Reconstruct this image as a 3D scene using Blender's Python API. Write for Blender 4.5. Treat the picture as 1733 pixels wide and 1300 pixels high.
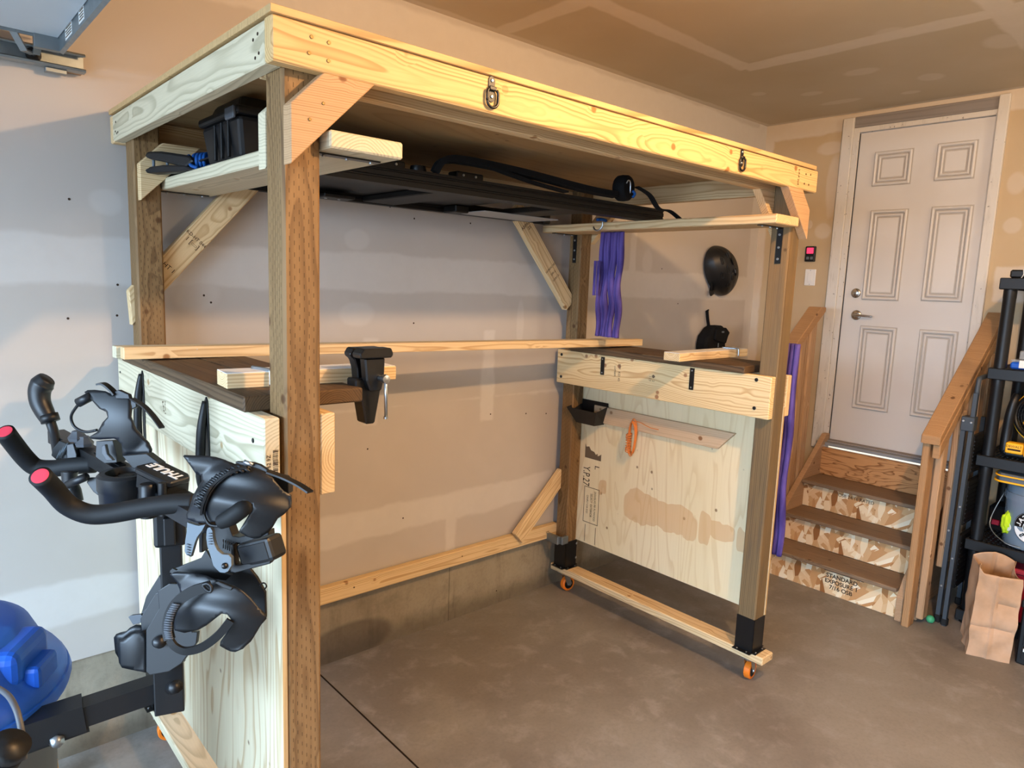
import bpy, bmesh, math, random
from mathutils import Vector, Matrix, geometry, noise
random.seed(4)
V = Vector
# ------------------------------------------------------------------ camera, light, exposure
for o in list(bpy.data.objects): bpy.data.objects.remove(o)
SC = bpy.context.scene
COL = SC.collection
CAM = V((-0.6274, -1.4853, 1.8464)); YAW, PITCH, ROLL, FPX = 0.8415, -0.1427, 0.0374, 1184.2
CX, CY = 866.5, 650.0
_f = V((math.cos(PITCH)*math.cos(YAW), math.cos(PITCH)*math.sin(YAW), math.sin(PITCH)))
_r0 = _f.cross(V((0,0,1))).normalized(); _u0 = _r0.cross(_f)
_r = _r0*math.cos(ROLL) + _u0*math.sin(ROLL); _u = -_r0*math.sin(ROLL) + _u0*math.cos(ROLL)
cd = bpy.data.cameras.new('camera'); cam = bpy.data.objects.new('camera', cd); COL.objects.link(cam)
cd.sensor_fit = 'HORIZONTAL'; cd.sensor_width = 36; cd.lens = FPX/1733*36; cd.clip_start = .05; cd.clip_end = 200
M = Matrix((( _r.x,_u.x,-_f.x,CAM.x),(_r.y,_u.y,-_f.y,CAM.y),(_r.z,_u.z,-_f.z,CAM.z),(0,0,0,1)))
cam.matrix_world = M
SC.camera = cam
def ray(u, v): return _f + _r*((u-CX)/FPX) - _u*((v-CY)/FPX)
def W(u, v, d): return CAM + ray(u, v)*d                      # measured point at a real depth
def at(u, v, ax, val):                                        # measured point on a wall/floor/board plane
    d = ray(u, v); i = 'xyz'.index(ax); return CAM + d*((val-CAM[i])/d[i])

SC.view_settings.view_transform = 'Standard'; SC.view_settings.look = 'None'
SC.view_settings.gamma = 1; SC.view_settings.use_curve_mapping = False
SC.view_settings.exposure = 0.36
world = bpy.data.worlds.new('world'); SC.world = world; world.use_nodes = True
bg = world.node_tree.nodes['Background']; bg.inputs[0].default_value = (.62, .78, 1, 1); bg.inputs[1].default_value = 5.0
def area(name, loc, target, sx, sy, power, color):
    l = bpy.data.lights.new(name, 'AREA'); l.shape = 'RECTANGLE'; l.size = sx; l.size_y = sy; l.energy = power; l.color = color
    o = bpy.data.objects.new(name, l); COL.objects.link(o); o.location = loc
    o.rotation_euler = (V(target)-V(loc)).to_track_quat('-Z', 'Y').to_euler(); return o
# daylight of the sky through the open garage door (the door is rolled up overhead)
area('sky_daylight', (-5.6, -1.3, 3.3), (1.0, -.5, -.1), 6.0, 3.4, 1750, (.52, .74, 1.0))
# the warm bulb of the door opener under the ceiling
bl = bpy.data.lights.new('opener_bulb', 'POINT'); bl.energy = 150; bl.color = (1.0, .60, .29); bl.shadow_soft_size = .035
bo = bpy.data.objects.new('opener_bulb', bl); COL.objects.link(bo); bo.location = (1.2, -1.30, 2.86)
# unseen fill light, added to brighten the ceiling and the door wall
b2 = bpy.data.lights.new('ceiling_fill_light', 'POINT'); b2.energy = 120; b2.color = (1.0, .76, .52); b2.shadow_soft_size = .35
b2o = bpy.data.objects.new('ceiling_fill_light', b2); COL.objects.link(b2o); b2o.location = (2.6, -3.3, 2.72)

# ------------------------------------------------------------------ node helper
def lin(h):
    h = h.lstrip('#'); c = [int(h[i:i+2], 16)/255 for i in (0, 2, 4)]
    return tuple((x/12.92 if x <= .04045 else ((x+.055)/1.055)**2.4) for x in c) + (1,)
class S:
    def __init__(s, nt, sock): s.nt = nt; s.s = sock
    def m(s, op, b=None, c=None, clamp=False):
        n = s.nt.nodes.new('ShaderNodeMath'); n.operation = op; n.use_clamp = clamp
        for i, x in enumerate((s, b, c)):
            if x is None: continue
            if isinstance(x, S): s.nt.links.new(x.s, n.inputs[i])
            else: n.inputs[i].default_value = x
        return S(s.nt, n.outputs[0])
    def __add__(s, b): return s.m('ADD', b)
    __radd__ = __add__
    def __sub__(s, b): return s.m('SUBTRACT', b)
    def __rsub__(s, b): return s.m('MULTIPLY', -1.0).m('ADD', b)
    def __mul__(s, b): return s.m('MULTIPLY', b)
    __rmul__ = __mul__
    def __truediv__(s, b): return s.m('DIVIDE', b)
    def abs(s): return s.m('ABSOLUTE')
    def step(s, a, b):                                         # smooth step a..b
        n = s.nt.nodes.new('ShaderNodeMapRange'); n.interpolation_type = 'SMOOTHSTEP'
        s.nt.links.new(s.s, n.inputs[0]); n.inputs[1].default_value = a; n.inputs[2].default_value = b
        return S(s.nt, n.outputs[0])
class NT:
    def __init__(g, name, rough=.6, spec=.3, metal=0):
        g.mat = bpy.data.materials.new(name); g.mat.use_nodes = True; g.nt = g.mat.node_tree
        g.b = g.nt.nodes['Principled BSDF']; g.b.inputs['Roughness'].default_value = rough
        g.b.inputs['Specular IOR Level'].default_value = spec; g.b.inputs['Metallic'].default_value = metal
    def coord(g, world=False, scale=(1,1,1), rnd=0.0):
        if world:
            n = g.nt.nodes.new('ShaderNodeNewGeometry'); s = n.outputs['Position']
        else:
            n = g.nt.nodes.new('ShaderNodeTexCoord'); s = n.outputs['Object']
        if rnd:
            oi = g.nt.nodes.new('ShaderNodeObjectInfo'); k = g.nt.nodes.new('ShaderNodeVectorMath'); k.operation = 'MULTIPLY_ADD'
            cmb = g.nt.nodes.new('ShaderNodeCombineXYZ')
            for i in range(3): g.nt.links.new(oi.outputs['Random'], cmb.inputs[i])
            g.nt.links.new(cmb.outputs[0], k.inputs[0]); k.inputs[1].default_value = (rnd, rnd*.13, rnd*.21); g.nt.links.new(s, k.inputs[2]); s = k.outputs[0]
        m = g.nt.nodes.new('ShaderNodeMapping'); g.nt.links.new(s, m.inputs[0]); m.inputs['Scale'].default_value = scale
        return m.outputs[0]
    def xyz(g, v):
        n = g.nt.nodes.new('ShaderNodeSeparateXYZ'); g.nt.links.new(v, n.inputs[0]); return [S(g.nt, o) for o in n.outputs]
    def noise(g, v, scale=1, detail=3, rough=.5, dist=0):
        n = g.nt.nodes.new('ShaderNodeTexNoise'); g.nt.links.new(v, n.inputs['Vector']); n.inputs['Scale'].default_value = scale
        n.inputs['Detail'].default_value = detail; n.inputs['Roughness'].default_value = rough; n.inputs['Distortion'].default_value = dist
        return S(g.nt, n.outputs[0])
    def vor(g, v, scale=1, feature='F1', rnd=1):
        n = g.nt.nodes.new('ShaderNodeTexVoronoi'); n.feature = feature; g.nt.links.new(v, n.inputs['Vector']); n.inputs['Scale'].default_value = scale
        n.inputs['Randomness'].default_value = rnd
        return S(g.nt, n.outputs['Distance']), (n.outputs['Color'] if 'Color' in n.outputs else None)
    def const(g, x):
        n = g.nt.nodes.new('ShaderNodeValue'); n.outputs[0].default_value = x; return S(g.nt, n.outputs[0])
    def ramp(g, fac, stops):
        n = g.nt.nodes.new('ShaderNodeValToRGB'); g.nt.links.new(fac.s if isinstance(fac, S) else fac, n.inputs[0])
        e = n.color_ramp.elements
        while len(e) < len(stops): e.new(.5)
        for x, (p, c) in zip(e, stops): x.position = p; x.color = lin(c) if isinstance(c, str) else c
        return n.outputs[0]
    def mix(g, fac, a, b, mode='MIX'):
        n = g.nt.nodes.new('ShaderNodeMix'); n.data_type = 'RGBA'; n.blend_type = mode; n.clamp_factor = True
        for i, x in ((0, fac), (6, a), (7, b)):
            if isinstance(x, S): g.nt.links.new(x.s, n.inputs[i])
            elif isinstance(x, (float, int)): n.inputs[i].default_value = x
            elif isinstance(x, str): n.inputs[i].default_value = lin(x)
            elif isinstance(x, tuple): n.inputs[i].default_value = x
            else: g.nt.links.new(x, n.inputs[i])
        return n.outputs[2]
    def color(g, c):
        if isinstance(c, str): g.b.inputs['Base Color'].default_value = lin(c)
        else: g.nt.links.new(c, g.b.inputs['Base Color'])
        return g
    def rough(g, s): g.nt.links.new(s.s, g.b.inputs['Roughness'])
    def bump(g, h, strength=.3, dist=.002):
        n = g.nt.nodes.new('ShaderNodeBump'); n.inputs['Strength'].default_value = strength; n.inputs['Distance'].default_value = dist
        g.nt.links.new(h.s, n.inputs['Height']); g.nt.links.new(n.outputs[0], g.b.inputs['Normal'])

def flat(name, c, rough=.5, spec=.4, metal=0, grain=0.0):
    g = NT(name, rough, spec, metal); g.color(c)
    if grain:
        v = g.coord(rnd=3); n = g.noise(v, 60, 3)
        g.color(g.mix(n.step(.3, .7)*grain, c, '#ffffff' if grain > 0 else '#000000')); g.bump(n, .15, .001)
    return g.mat

def wood(name, pale, dark, ring=.006, wob=.02, knots=.5, knotcol='#7a4a22', contrast=.8, seed=7, tint=None, weather=None, incise=False):
    g = NT(name, .62, .25)
    v = g.coord(rnd=seed*3.7); x, y, z = g.xyz(v)
    vl = g.coord(rnd=seed*3.7, scale=(1.3, 5.5, 5.5)); n1 = g.noise(vl, 1, 2, .45)
    vk = g.coord(rnd=seed*3.7, scale=(12, 13, 13)); kd, kc = g.vor(vk, 1)
    kpick = S(g.nt, g.nt.nodes.new('ShaderNodeSeparateColor').outputs[0]); g.nt.links.new(kc, kpick.s.node.inputs[0])
    ksel = kpick.step(1-knots*.5, 1-knots*.5+.02)
    near = (1-kd.step(.0, .55))*ksel
    _, y, z = g.xyz(g.coord()); x0_ = g.xyz(g.coord())[0]
    oi = S(g.nt, g.nt.nodes.new('ShaderNodeObjectInfo').outputs['Random'])
    y = y + (oi-.5)*.05; zc_ = z - .022 - oi*.03; lean = (x0_*.9+oi*6).m('SINE')*.012
    r = ((y+lean)*(y+lean)+zc_*zc_).m('SQRT') + (n1-.5)*wob*2.2 + near*.007
    rr = r/ring; t = rr.m('FRACT')
    wn = g.nt.nodes.new('ShaderNodeTexWhiteNoise'); wn.noise_dimensions = '1D'; g.nt.links.new(rr.m('FLOOR').s, wn.inputs['W'])
    line = t.step(.30, .86)*(1-t.step(.86, 1.0))*(.25+.75*S(g.nt, wn.outputs[0]))
    vg = g.coord(rnd=seed, scale=(7, 190, 190)); fine = g.noise(vg, 1, 3, .6)
    c = g.mix((line*contrast)*(.55+n1*.9), pale, dark)
    c = g.mix((fine-.42)*.55, c, dark)
    vb = g.coord(rnd=seed, scale=(1.1, 3, 3)); blot = g.noise(vb, 1.2, 2)
    if tint: c = g.mix(blot.step(.42, .72)*.55, c, tint)
    if weather:
        vw = g.coord(rnd=seed*2, scale=(2.2, 26, 26)); ww = g.noise(vw, 1, 4, .65); c = g.mix(ww.step(.45, .75)*.7, c, weather)
    core = (1-kd.step(.09, .16))*ksel
    c = g.mix(core*.85, c, knotcol)
    ringk = (1-(kd-.13).abs().step(.0, .05))*ksel
    c = g.mix(ringk*.5, c, knotcol)
    h = fine
    if incise:
        x, y, z = g.xyz(g.coord())
        s = (y+z)/.0115; row = s.m('FLOOR'); u = (x/.026 + row*.37)
        edge = 1-(y.abs().m('MINIMUM', z.abs())).step(.036, .040)
        dash = edge*(1-u.m('FRACT').step(.38, .44))*u.m('FRACT').step(.0, .05)*(1-(s.m('FRACT')-.5).abs().step(.04, .10))
        c = g.mix(dash*.75, c, '#35240f'); h = fine*.4-dash
    g.color(c); g.bump(h, .25, .001)
    return g.mat

def plywood(name, pale, dark, vertical=True, contrast=.6, scale=1.0, stain=False, blotch=None):
    g = NT(name, .55, .3); v = g.coord(rnd=9)
    sc = (.55*scale, 3.4*scale, 3.4*scale)
    n = g.noise(g.coord(rnd=9, scale=sc), 1.3, 2.5, .5, .6)
    t = (n*13).m('FRACT'); line = t.step(.55, .92)*(1-t.step(.92, 1.0))
    fine = g.noise(g.coord(rnd=5, scale=(5, 110, 110)), 1, 3, .6)
    big = g.noise(g.coord(rnd=5, scale=(.8, 2.4, 2.4)), 1, 2)
    c = g.mix(line*contrast, pale, dark); c = g.mix((fine-.4)*.35, c, dark)
    if blotch: c = g.mix(big.step(.45, .75)*.5, c, blotch)
    vk = g.coord(rnd=4, scale=(10, 11, 11)); kd, kc = g.vor(vk, 1)
    kp = S(g.nt, g.nt.nodes.new('ShaderNodeSeparateColor').outputs[0]); g.nt.links.new(kc, kp.s.node.inputs[0])
    ks = kp.step(.55, .57)
    c = g.mix((1-kd.step(.05, .11))*ks*.8, c, '#6d4a2c')
    if stain:
        _, py, pz = g.xyz(g.coord(world=True)); w = g.noise(g.coord(world=True, scale=(1, 9, 9)), 1, 2, .45)
        w = (w-.5)*.20
        def blob(cy, cz, ry, rz):
            a = (py-cy)/ry; b = (pz-cz+w*.6)/rz; d = (a*a*a*a + b*b*b*b)
            return 1-d.step(.85, 1.05)
        m = blob(.68, .645, .245, .085).m('MAXIMUM', blob(.395, .655, .035, .085)).m('MAXIMUM', blob(.30, .665, .075, .055)).m('MAXIMUM', blob(1.085, .70, .03, .05)).m('MAXIMUM', blob(.185, .655, .03, .07))
        c = g.mix(m*.55, c, '#c79a68')
    g.color(c); g.bump(fine, .12, .0006)
    return g.mat

M_ = {}
M_['spf'] = wood('spruce', '#dcc296', '#a67c4b', .0068, .02, .45, '#8a5a2e', .75, 7)
M_['beam'] = wood('spruce_beam', '#d6b681', '#9f7340', .0085, .050, .6, '#8a5a2e', .7, 3)
M_['pale'] = wood('pale_spruce', '#cfc5a9', '#978d70', .0085, .036, .35, '#a07f52', .65, 5)
M_['ledger'] = wood('ledger_spruce', '#e3ca9a', '#ad7d49', .0095, .075, .8, '#8f5f42', .75, 11)
M_['fir'] = wood('red_fir', '#bd9a74', '#8d6947', .005, .014, .3, '#6b3d1e', .7, 13)
M_['post'] = wood('treated_post', '#8c6f4b', '#4a321b', .0085, .032, .95, '#4c2f16', .8, 17, tint='#6e5434', weather='#765a3a', incise=True)
M_['postgrey'] = wood('weathered_treated_post', '#776447', '#4f3e29', .008, .016, .5, '#43301c', .8, 19, tint='#846643', weather='#5a4f40')
M_['dark'] = wood('dark_treated_board', '#5f4a34', '#382817', .006, .015, .3, '#2a1d10', .9, 23, weather='#463a2d')
M_['rail'] = wood('cedar_rail', '#a9825a', '#7d5a38', .0055, .016, .4, '#4f2f14', .8, 29)
M_['picket'] = wood('stair_picket', '#b49270', '#83613f', .006, .016, .5, '#5c3819', .8, 31)
M_['tread'] = wood('stained_tread', '#86705a', '#5f4c3b', .006, .03, .3, '#40301f', .8, 37)
M_['riserply'] = plywood('fir_riser_plywood', '#c08e5c', '#80532c', contrast=.95, scale=2.4)
M_['plyL'] = plywood('figured_plywood', '#ddd2b4', '#b08d5e', contrast=.6, scale=.95, blotch='#cdb387')
M_['plyR'] = plywood('plywood_panel', '#e6d6b2', '#c4a473', contrast=.38, scale=1.0, stain=True, blotch='#dccb9f')
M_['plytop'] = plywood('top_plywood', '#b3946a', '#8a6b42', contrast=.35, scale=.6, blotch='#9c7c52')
M_['plyedge'] = wood('ply_edge', '#cfae7c', '#8a6a40', .003, .002, 0, contrast=.9, seed=41)
M_['black'] = flat('black_plastic', '#0e0f11', .45, .4)
M_['rackblack'] = flat('rack_satin_black', '#131518', .42, .45)
M_['rubber'] = flat('black_rubber', '#121314', .65, .3)
M_['steelblack'] = flat('black_steel', '#0d0e10', .35, .5)
M_['alublack'] = flat('black_aluminium', '#0e0d0d', .55, .3)
M_['fabric'] = flat('black_fabric', '#0e0f11', .85, .2)
M_['zinc'] = flat('zinc_steel', '#b7bec4', .32, .5, 1)
M_['galv'] = flat('galvanised_steel', '#8d969b', .42, .5, .85)
M_['chrome'] = flat('satin_nickel', '#c9c6c0', .22, .5, 1)
M_['screw'] = flat('screw_head', '#6a5a3a', .4, .5, .8)
M_['ink'] = flat('stamp_ink', '#3c2f26', .8, .1)
M_['ink2'] = flat('faded_ink', '#6b5b4a', .8, .1)
M_['grey'] = flat('grey_plastic', '#5c666e', .45, .4)
M_['red'] = flat('red_rubber', '#d23a4c', .6, .3)
M_['white'] = flat('white_plastic', '#e4e3e0', .4, .4)
M_['labelwhite'] = flat('label_white', '#dfe3e4', .5, .3)
M_['blue'] = flat('blue_plastic', '#1454b8', .5, .35)
M_['greyb'] = flat('grey_bin_plastic', '#4a4d52', .5, .4)
M_['orange'] = flat('orange_wheel', '#e0761f', .4, .4)
M_['yellow'] = flat('yellow_plastic', '#f2b01c', .4, .4)
M_['door'] = None
M_['blu2'] = flat('blue_cord', '#134f96', .6, .3)
M_['cord'] = flat('orange_cord', '#d9803c', .6, .3)
M_['ladder'] = flat('grey_ladder_steel', '#383f46', .5, .4, .1)
M_['redtote'] = flat('red_tote', '#8d1830', .4, .4)
M_['green'] = flat('green_ball', '#3f9a6c', .5, .4)
M_['lime'] = flat('lime_microfibre', '#b9d82a', .9, .1)
M_['coral'] = flat('coral_plastic', '#f07a5a', .5, .4)
M_['trimw'] = None

def mud(name, paper, compound, bands, spots, jitter=.03, bumpy=.2, amt=.6, extra=None):
    g = NT(name, .75, .15); p = g.coord(world=True); x, y, z = g.xyz(p)
    n1 = g.noise(p, 3.2, 3, .55); n2 = g.noise(p, 16, 3, .6); n3 = g.noise(p, 1.1, 2)
    wob = (n1-.5)*jitter*3 + (n2-.5)*jitter
    A = {'x': x, 'y': y, 'z': z}; mask = None
    for ax, c, hw, lo, hi in bands:                            # a taped joint along the other axis
        ax2 = ax[1]; d = (A[ax[0]]-c).abs() + wob; m = 1-d.step(hw-.012, hw+.012)
        if lo is not None: m = m*(A[ax2]+wob).step(lo-.01, lo+.01)
        if hi is not None: m = m*(1-(A[ax2]+wob).step(hi-.01, hi+.01))
        mask = m if mask is None else mask.m('MAXIMUM', m)
    for ax, cu, cv, ru, rv in spots:                           # a dab over a screw
        a = (A[ax[0]]-cu)/ru; b = (A[ax[1]]-cv)/rv; m = (1-((a*a+b*b)+wob*22).step(.5, 1.2))*.6
        mask = mask.m('MAXIMUM', m)
    c = g.mix((n3-.4)*1.2, paper, extra or paper)
    c = g.mix(mask*(amt+n2*.3), c, compound); c = g.mix((n1-.5)*.16, c, '#ffffff')
    # screw dimples
    g.color(c); g.bump(mask*.6+n2*.15, bumpy, .002)
    return g.mat
XW, YW, ZC = 4.458, 1.409, 3.095
M_['ceil'] = mud('ceiling_drywall', '#c3b79f', '#d8d0c2',
    [('xy', 3.08, .065, None, .80), ('yx', .78, .05, None, 3.1), ('yx', YW, .05, None, None), ('xy', XW, .05, None, None), ('xy', 1.77, .05, .78, None), ('yx', -.44, .06, None, None), ('xy', .55, .06, -.44, .78)],
    [('xy', 3.05, -.0, .10, .08), ('xy', 3.55, .35, .07, .10), ('xy', 3.8, .75, .05, .07), ('xy', 3.9, .1, .08, .07), ('xy', 3.6, 1.0, .05, .05), ('xy', 4.1, .7, .05, .14), ('xy', 3.5, -.35, .12, .1), ('xy', 4.15, .3, .04, .06)], .018, extra='#a8997d')
M_['wallb'] = mud('back_wall_drywall', '#b6afa8', '#cdc9c4',
    [('zx', 2.97, .10, None, None), ('xz', 4.41, .07, None, None), ('zx', 1.87, .085, None, None), ('zx', .66, .075, .7, 2.3), ('xz', 1.55, .035, None, .7), ('xz', 1.78, .045, 1.1, 1.60), ('xz', 1.06, .035, 1.15, 1.56), ('zx', 1.23, .0, None, None), ('xz', 2.95, .03, 1.8, 2.5), ('zx', .62, .075, None, .1)],
    [('xz', .98, 2.02, .07, .05), ('xz', .98, 1.68, .10, .06), ('xz', .28, 1.78, .10, .10), ('xz', -.02, 2.08, .06, .05), ('xz', -.01, 1.86, .07, .04), ('xz', 2.0, 1.62, .03, .14), ('xz', 3.3, 1.87, .10, .05), ('xz', 3.1, 2.02, .06, .10)], .022, amt=.42, extra='#afa79d')
M_['wallr'] = mud('right_wall_drywall', '#c0a987', '#d3c7b6',
    [('zy', 3.04, .06, None, None), ('yz', YW, .07, None, None), ('zy', 1.95, .10, None, -.2)],
    [('yz', 1.12, 2.55, .07, .10), ('yz', 1.0, 2.35, .02, .03), ('yz', .86, 2.62, .05, .22), ('yz', .9, 2.3, .06, .06), ('yz', -.24, 2.55, .05, .07), ('yz', -.25, 2.30, .05, .05), ('yz', .9, 2.88, .10, .05)], .02, extra='#bb9f78')
M_['wallo'] = flat('other_drywall', '#b9ab98', .8, .1)

def mk_concrete(name, a, b, c3, rough=.55, world=True, sc=1.0, joint=False, foot=False):
    g = NT(name, rough, .35); p = g.coord(world=world)
    n1 = g.noise(p, 1.1*sc, 4, .6, .4); n2 = g.noise(p, 7*sc, 5, .65, .3); n3 = g.noise(p, 60*sc, 3, .6); n4 = g.noise(p, .5*sc, 2)
    c = g.mix(n1.step(.35, .68), a, b); c = g.mix(n2.step(.48, .74)*.5, c, c3); c = g.mix((n3-.45)*.4, c, '#000000')
    x, y, z = g.xyz(p)
    if foot:
        st = g.noise(g.coord(world=True, scale=(9, 9, 1.6)), 1, 4, .7)
        c = g.mix(st.step(.5, .75)*.45, c, '#4b4234')
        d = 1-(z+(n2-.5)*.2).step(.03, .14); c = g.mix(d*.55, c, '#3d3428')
        j = 1-((x-1.56).abs()).step(.001, .004); c = g.mix(j*.6, c, '#3a3228')
        w = (1-((x-.95)*(x-.95)*3.0+(z-.08)*(z-.08)*22+(n1-.5)*.3).step(.1, .22)); c = g.mix(w*.55, c, '#37302a')
    else:
        sp = g.noise(g.coord(world=True, scale=(3, 9, 1)), 9, 4, .7); c = g.mix(sp.step(.62, .8)*.3, c, '#b9aea0')
    g.color(c); g.bump(n2*.6+n3*.5, .5 if foot else .12, .004 if foot else .002)
    return g.mat
M_['floor'] = mk_concrete('floor_concrete', '#706961', '#858079', '#989490', .5)
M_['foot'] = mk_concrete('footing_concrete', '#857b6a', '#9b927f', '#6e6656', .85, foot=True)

def mk_osb():
    g = NT('osb_board', .6, .3)
    def layer(rot, sc, sd):
        tc = g.nt.nodes.new('ShaderNodeTexCoord'); m = g.nt.nodes.new('ShaderNodeMapping'); g.nt.links.new(tc.outputs['Object'], m.inputs[0])
        m.inputs['Rotation'].default_value = (0, 0, rot); m.inputs['Location'].default_value = (sd, sd*.7, 0)
        m2 = g.nt.nodes.new('ShaderNodeMapping'); g.nt.links.new(m.outputs[0], m2.inputs[0]); m2.inputs['Scale'].default_value = sc
        d, c = g.vor(m2.outputs[0], 1)
        s = g.nt.nodes.new('ShaderNodeSeparateColor'); g.nt.links.new(c, s.inputs[0])
        return [S(g.nt, o) for o in s.outputs[:3]]
    a = layer(.7, (7, 32, 20), 0); b = layer(-.6, (6, 34, 20), 3.3); e = layer(1.5, (10, 30, 20), 7.7)
    st = [(0, '#8b5a30'), (.12, '#b98552'), (.35, '#cda372'), (.65, '#dfc096'), (.9, '#efdcb8'), (1, '#f6ead0')]
    c = g.mix(a[1].step(.5, .52), g.ramp(a[0], st), g.ramp(b[0], st)); c = g.mix(e[1].step(.62, .64), c, g.ramp(e[0], st))
    g.color(c); g.bump(a[0]+b[0]+e[0], .3, .002); return g.mat
M_['osb'] = mk_osb()
def mk_door():
    g = NT('painted_door', .42, .4); p = g.coord(world=True); n = g.noise(p, 2.2, 3); f = g.noise(p, 30, 3)
    g.color(g.mix(n.step(.45, .7)*.25, '#d2ccc4', '#bfb5a8')); g.bump(f, .06, .001); return g.mat
M_['door'] = mk_door()
M_['groove'] = flat('groove_shade_paint', '#b3aa9e', .6, .2)  # darker door tone: shade at the moulding edges, put into the colour
def mk_trim():
    g = NT('painted_trim', .55, .3); p = g.coord(world=True, scale=(6, 6, 1)); n = g.noise(p, 4, 4, .7); sp = g.noise(g.coord(world=True), 45, 2)
    c = g.mix(n.step(.5, .75)*.5, '#d3cdc3', '#a8a094'); g.color(g.mix(sp.step(.70, .74)*.7, c, '#4d4640')); return g.mat
M_['trimw'] = mk_trim()
M_['header'] = wood('grey_header', '#8f8883', '#6f6864', .012, .01, .1, contrast=.5, seed=43)
def mk_kraft():
    g = NT('kraft_paper', .75, .15); v = g.coord(rnd=2); n = g.noise(v, 6, 4, .6); k = g.noise(v, 25, 3)
    g.color(g.mix(n.step(.3, .75), '#bd9b7e', '#a98768')); g.bump(n+k*.3, .35, .006); return g.mat
M_['kraft'] = mk_kraft()
def mk_purple():
    g = NT('purple_webbing', .7, .3); v = g.coord(scale=(1, 1, 1)); n = g.noise(g.coord(scale=(30, 30, 6)), 1, 3); w = g.noise(v, 400, 2)
    g.color(g.mix(n.step(.35, .7), '#3a2b68', '#5b4a90')); g.bump(n+w*.3, .4, .003); return g.mat
M_['purple'] = mk_purple()
def mk_frost():
    g = NT('galvanised_track', .38, .5, .8); n = g.noise(g.coord(), 25, 3); g.color(g.mix(n, '#7c8589', '#a3adb2')); return g.mat
M_['track'] = mk_frost()
M_['doorpanel'] = flat('garage_panel_white', '#c3ccd4', .6, .3)
def mk_clear(name, col, alpha=.45):
    g = NT(name, .15, .5); g.color(col); g.b.inputs['Alpha'].default_value = alpha; return g.mat
M_['clear'] = mk_clear('clear_plastic', '#cfd6da', .35)
M_['bucket'] = mk_clear('translucent_bucket', '#8296a8', .62)
M_['screen'] = flat('lit_red_screen', '#ff3060', .4)
M_['screen'].node_tree.nodes['Principled BSDF'].inputs['Emission Color'].default_value = lin('#ff4068'); M_['screen'].node_tree.nodes['Principled BSDF'].inputs['Emission Strength'].default_value = .8

# ------------------------------------------------------------------ geometry helpers
WM = {}
def link(name, mesh, mat, Mw=None, parent=None, smooth=False, **tags):
    o = bpy.data.objects.new(name, mesh); COL.objects.link(o)
    Mw = Mw.copy() if Mw is not None else Matrix.Identity(4)
    if mesh is not None and mat is not None and len(mesh.materials) == 0: mesh.materials.append(M_[mat] if isinstance(mat, str) else mat)
    if smooth and mesh is not None:
        for p in mesh.polygons: p.use_smooth = True
    if parent: o.parent = parent; o.matrix_basis = WM[parent.name].inverted() @ Mw
    else: o.matrix_basis = Mw
    WM[o.name] = Mw
    for k, v in tags.items(): o[k] = v
    return o
def thing(name, label, cat, loc, group=None, rotz=0):
    o = link(name, None, None, Matrix.Translation(V(loc)) @ Matrix.Rotation(rotz, 4, 'Z')); o['label'] = label; o['category'] = cat
    if group: o['group'] = group
    o.empty_display_size = .1
    return o
def tag(o, label, cat, group=None):
    o['label'] = label; o['category'] = cat
    if group: o['group'] = group
    return o
def mesh(name, vs, fs):
    m = bpy.data.meshes.new(name); m.from_pydata([tuple(v) for v in vs], [], fs); m.update(); return m
def frame(origin, x, y):                                       # matrix with local x, y (z = x cross y)
    x = V(x).normalized(); z = x.cross(V(y)).normalized(); y = z.cross(x)
    return Matrix(((x.x,y.x,z.x,origin[0]),(x.y,y.y,z.y,origin[1]),(x.z,y.z,z.z,origin[2]),(0,0,0,1)))
def bev(bm, w, seg=1):
    if w > 0: bmesh.ops.bevel(bm, geom=[e for e in bm.edges if len(e.link_faces) == 2 and e.calc_face_angle(0) > .5], offset=w, segments=seg, affect='EDGES', profile=.5)
def fin(bm, name, Mloc=None):
    bmesh.ops.recalc_face_normals(bm, faces=bm.faces); m = bpy.data.meshes.new(name); bm.to_mesh(m); bm.free()
    return m
def lumber(name, p0, p1, w, t, wdir, mat, parent=None, bv=.003, m0=0, m1=0, **tags):
    """board from p0 to p1 (centres of the ends); w along wdir, t across; m0/m1 = mitre shear of the ends"""
    p0, p1 = V(p0), V(p1); L = (p1-p0).length; Mw = frame(p0, p1-p0, wdir)
    bm = bmesh.new(); q = []
    for xx, mm in ((0, m0), (L, m1)):
        for yy, zz in ((-1, -1), (1, -1), (1, 1), (-1, 1)): q.append(bm.verts.new((xx+mm*yy*w/2, yy*w/2, zz*t/2)))
    for f in ((0,1,2,3), (7,6,5,4), (0,4,5,1), (1,5,6,2), (2,6,7,3), (3,7,4,0)): bm.faces.new([q[i] for i in f])
    bmesh.ops.recalc_face_normals(bm, faces=bm.faces); bev(bm, bv)
    return link(name, fin(bm, name), mat, Mw, parent, **tags)
def board(name, X, Y, Z, axis, mat, parent=None, bv=.003, **tags):
    c = [(a[0]+a[1])/2 for a in (X, Y, Z)]; i = 'xyz'.index(axis); R = (X, Y, Z)
    p0 = list(c); p1 = list(c); p0[i] = R[i][0]; p1[i] = R[i][1]
    others = [k for k in range(3) if k != i]; wd = others[0] if (R[others[0]][1]-R[others[0]][0]) >= (R[others[1]][1]-R[others[1]][0]) else others[1]
    td = [k for k in others if k != wd][0]; d = V((0,0,0)); d[wd] = 1
    return lumber(name, p0, p1, R[wd][1]-R[wd][0], R[td][1]-R[td][0], d, mat, parent, bv, **tags)
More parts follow.
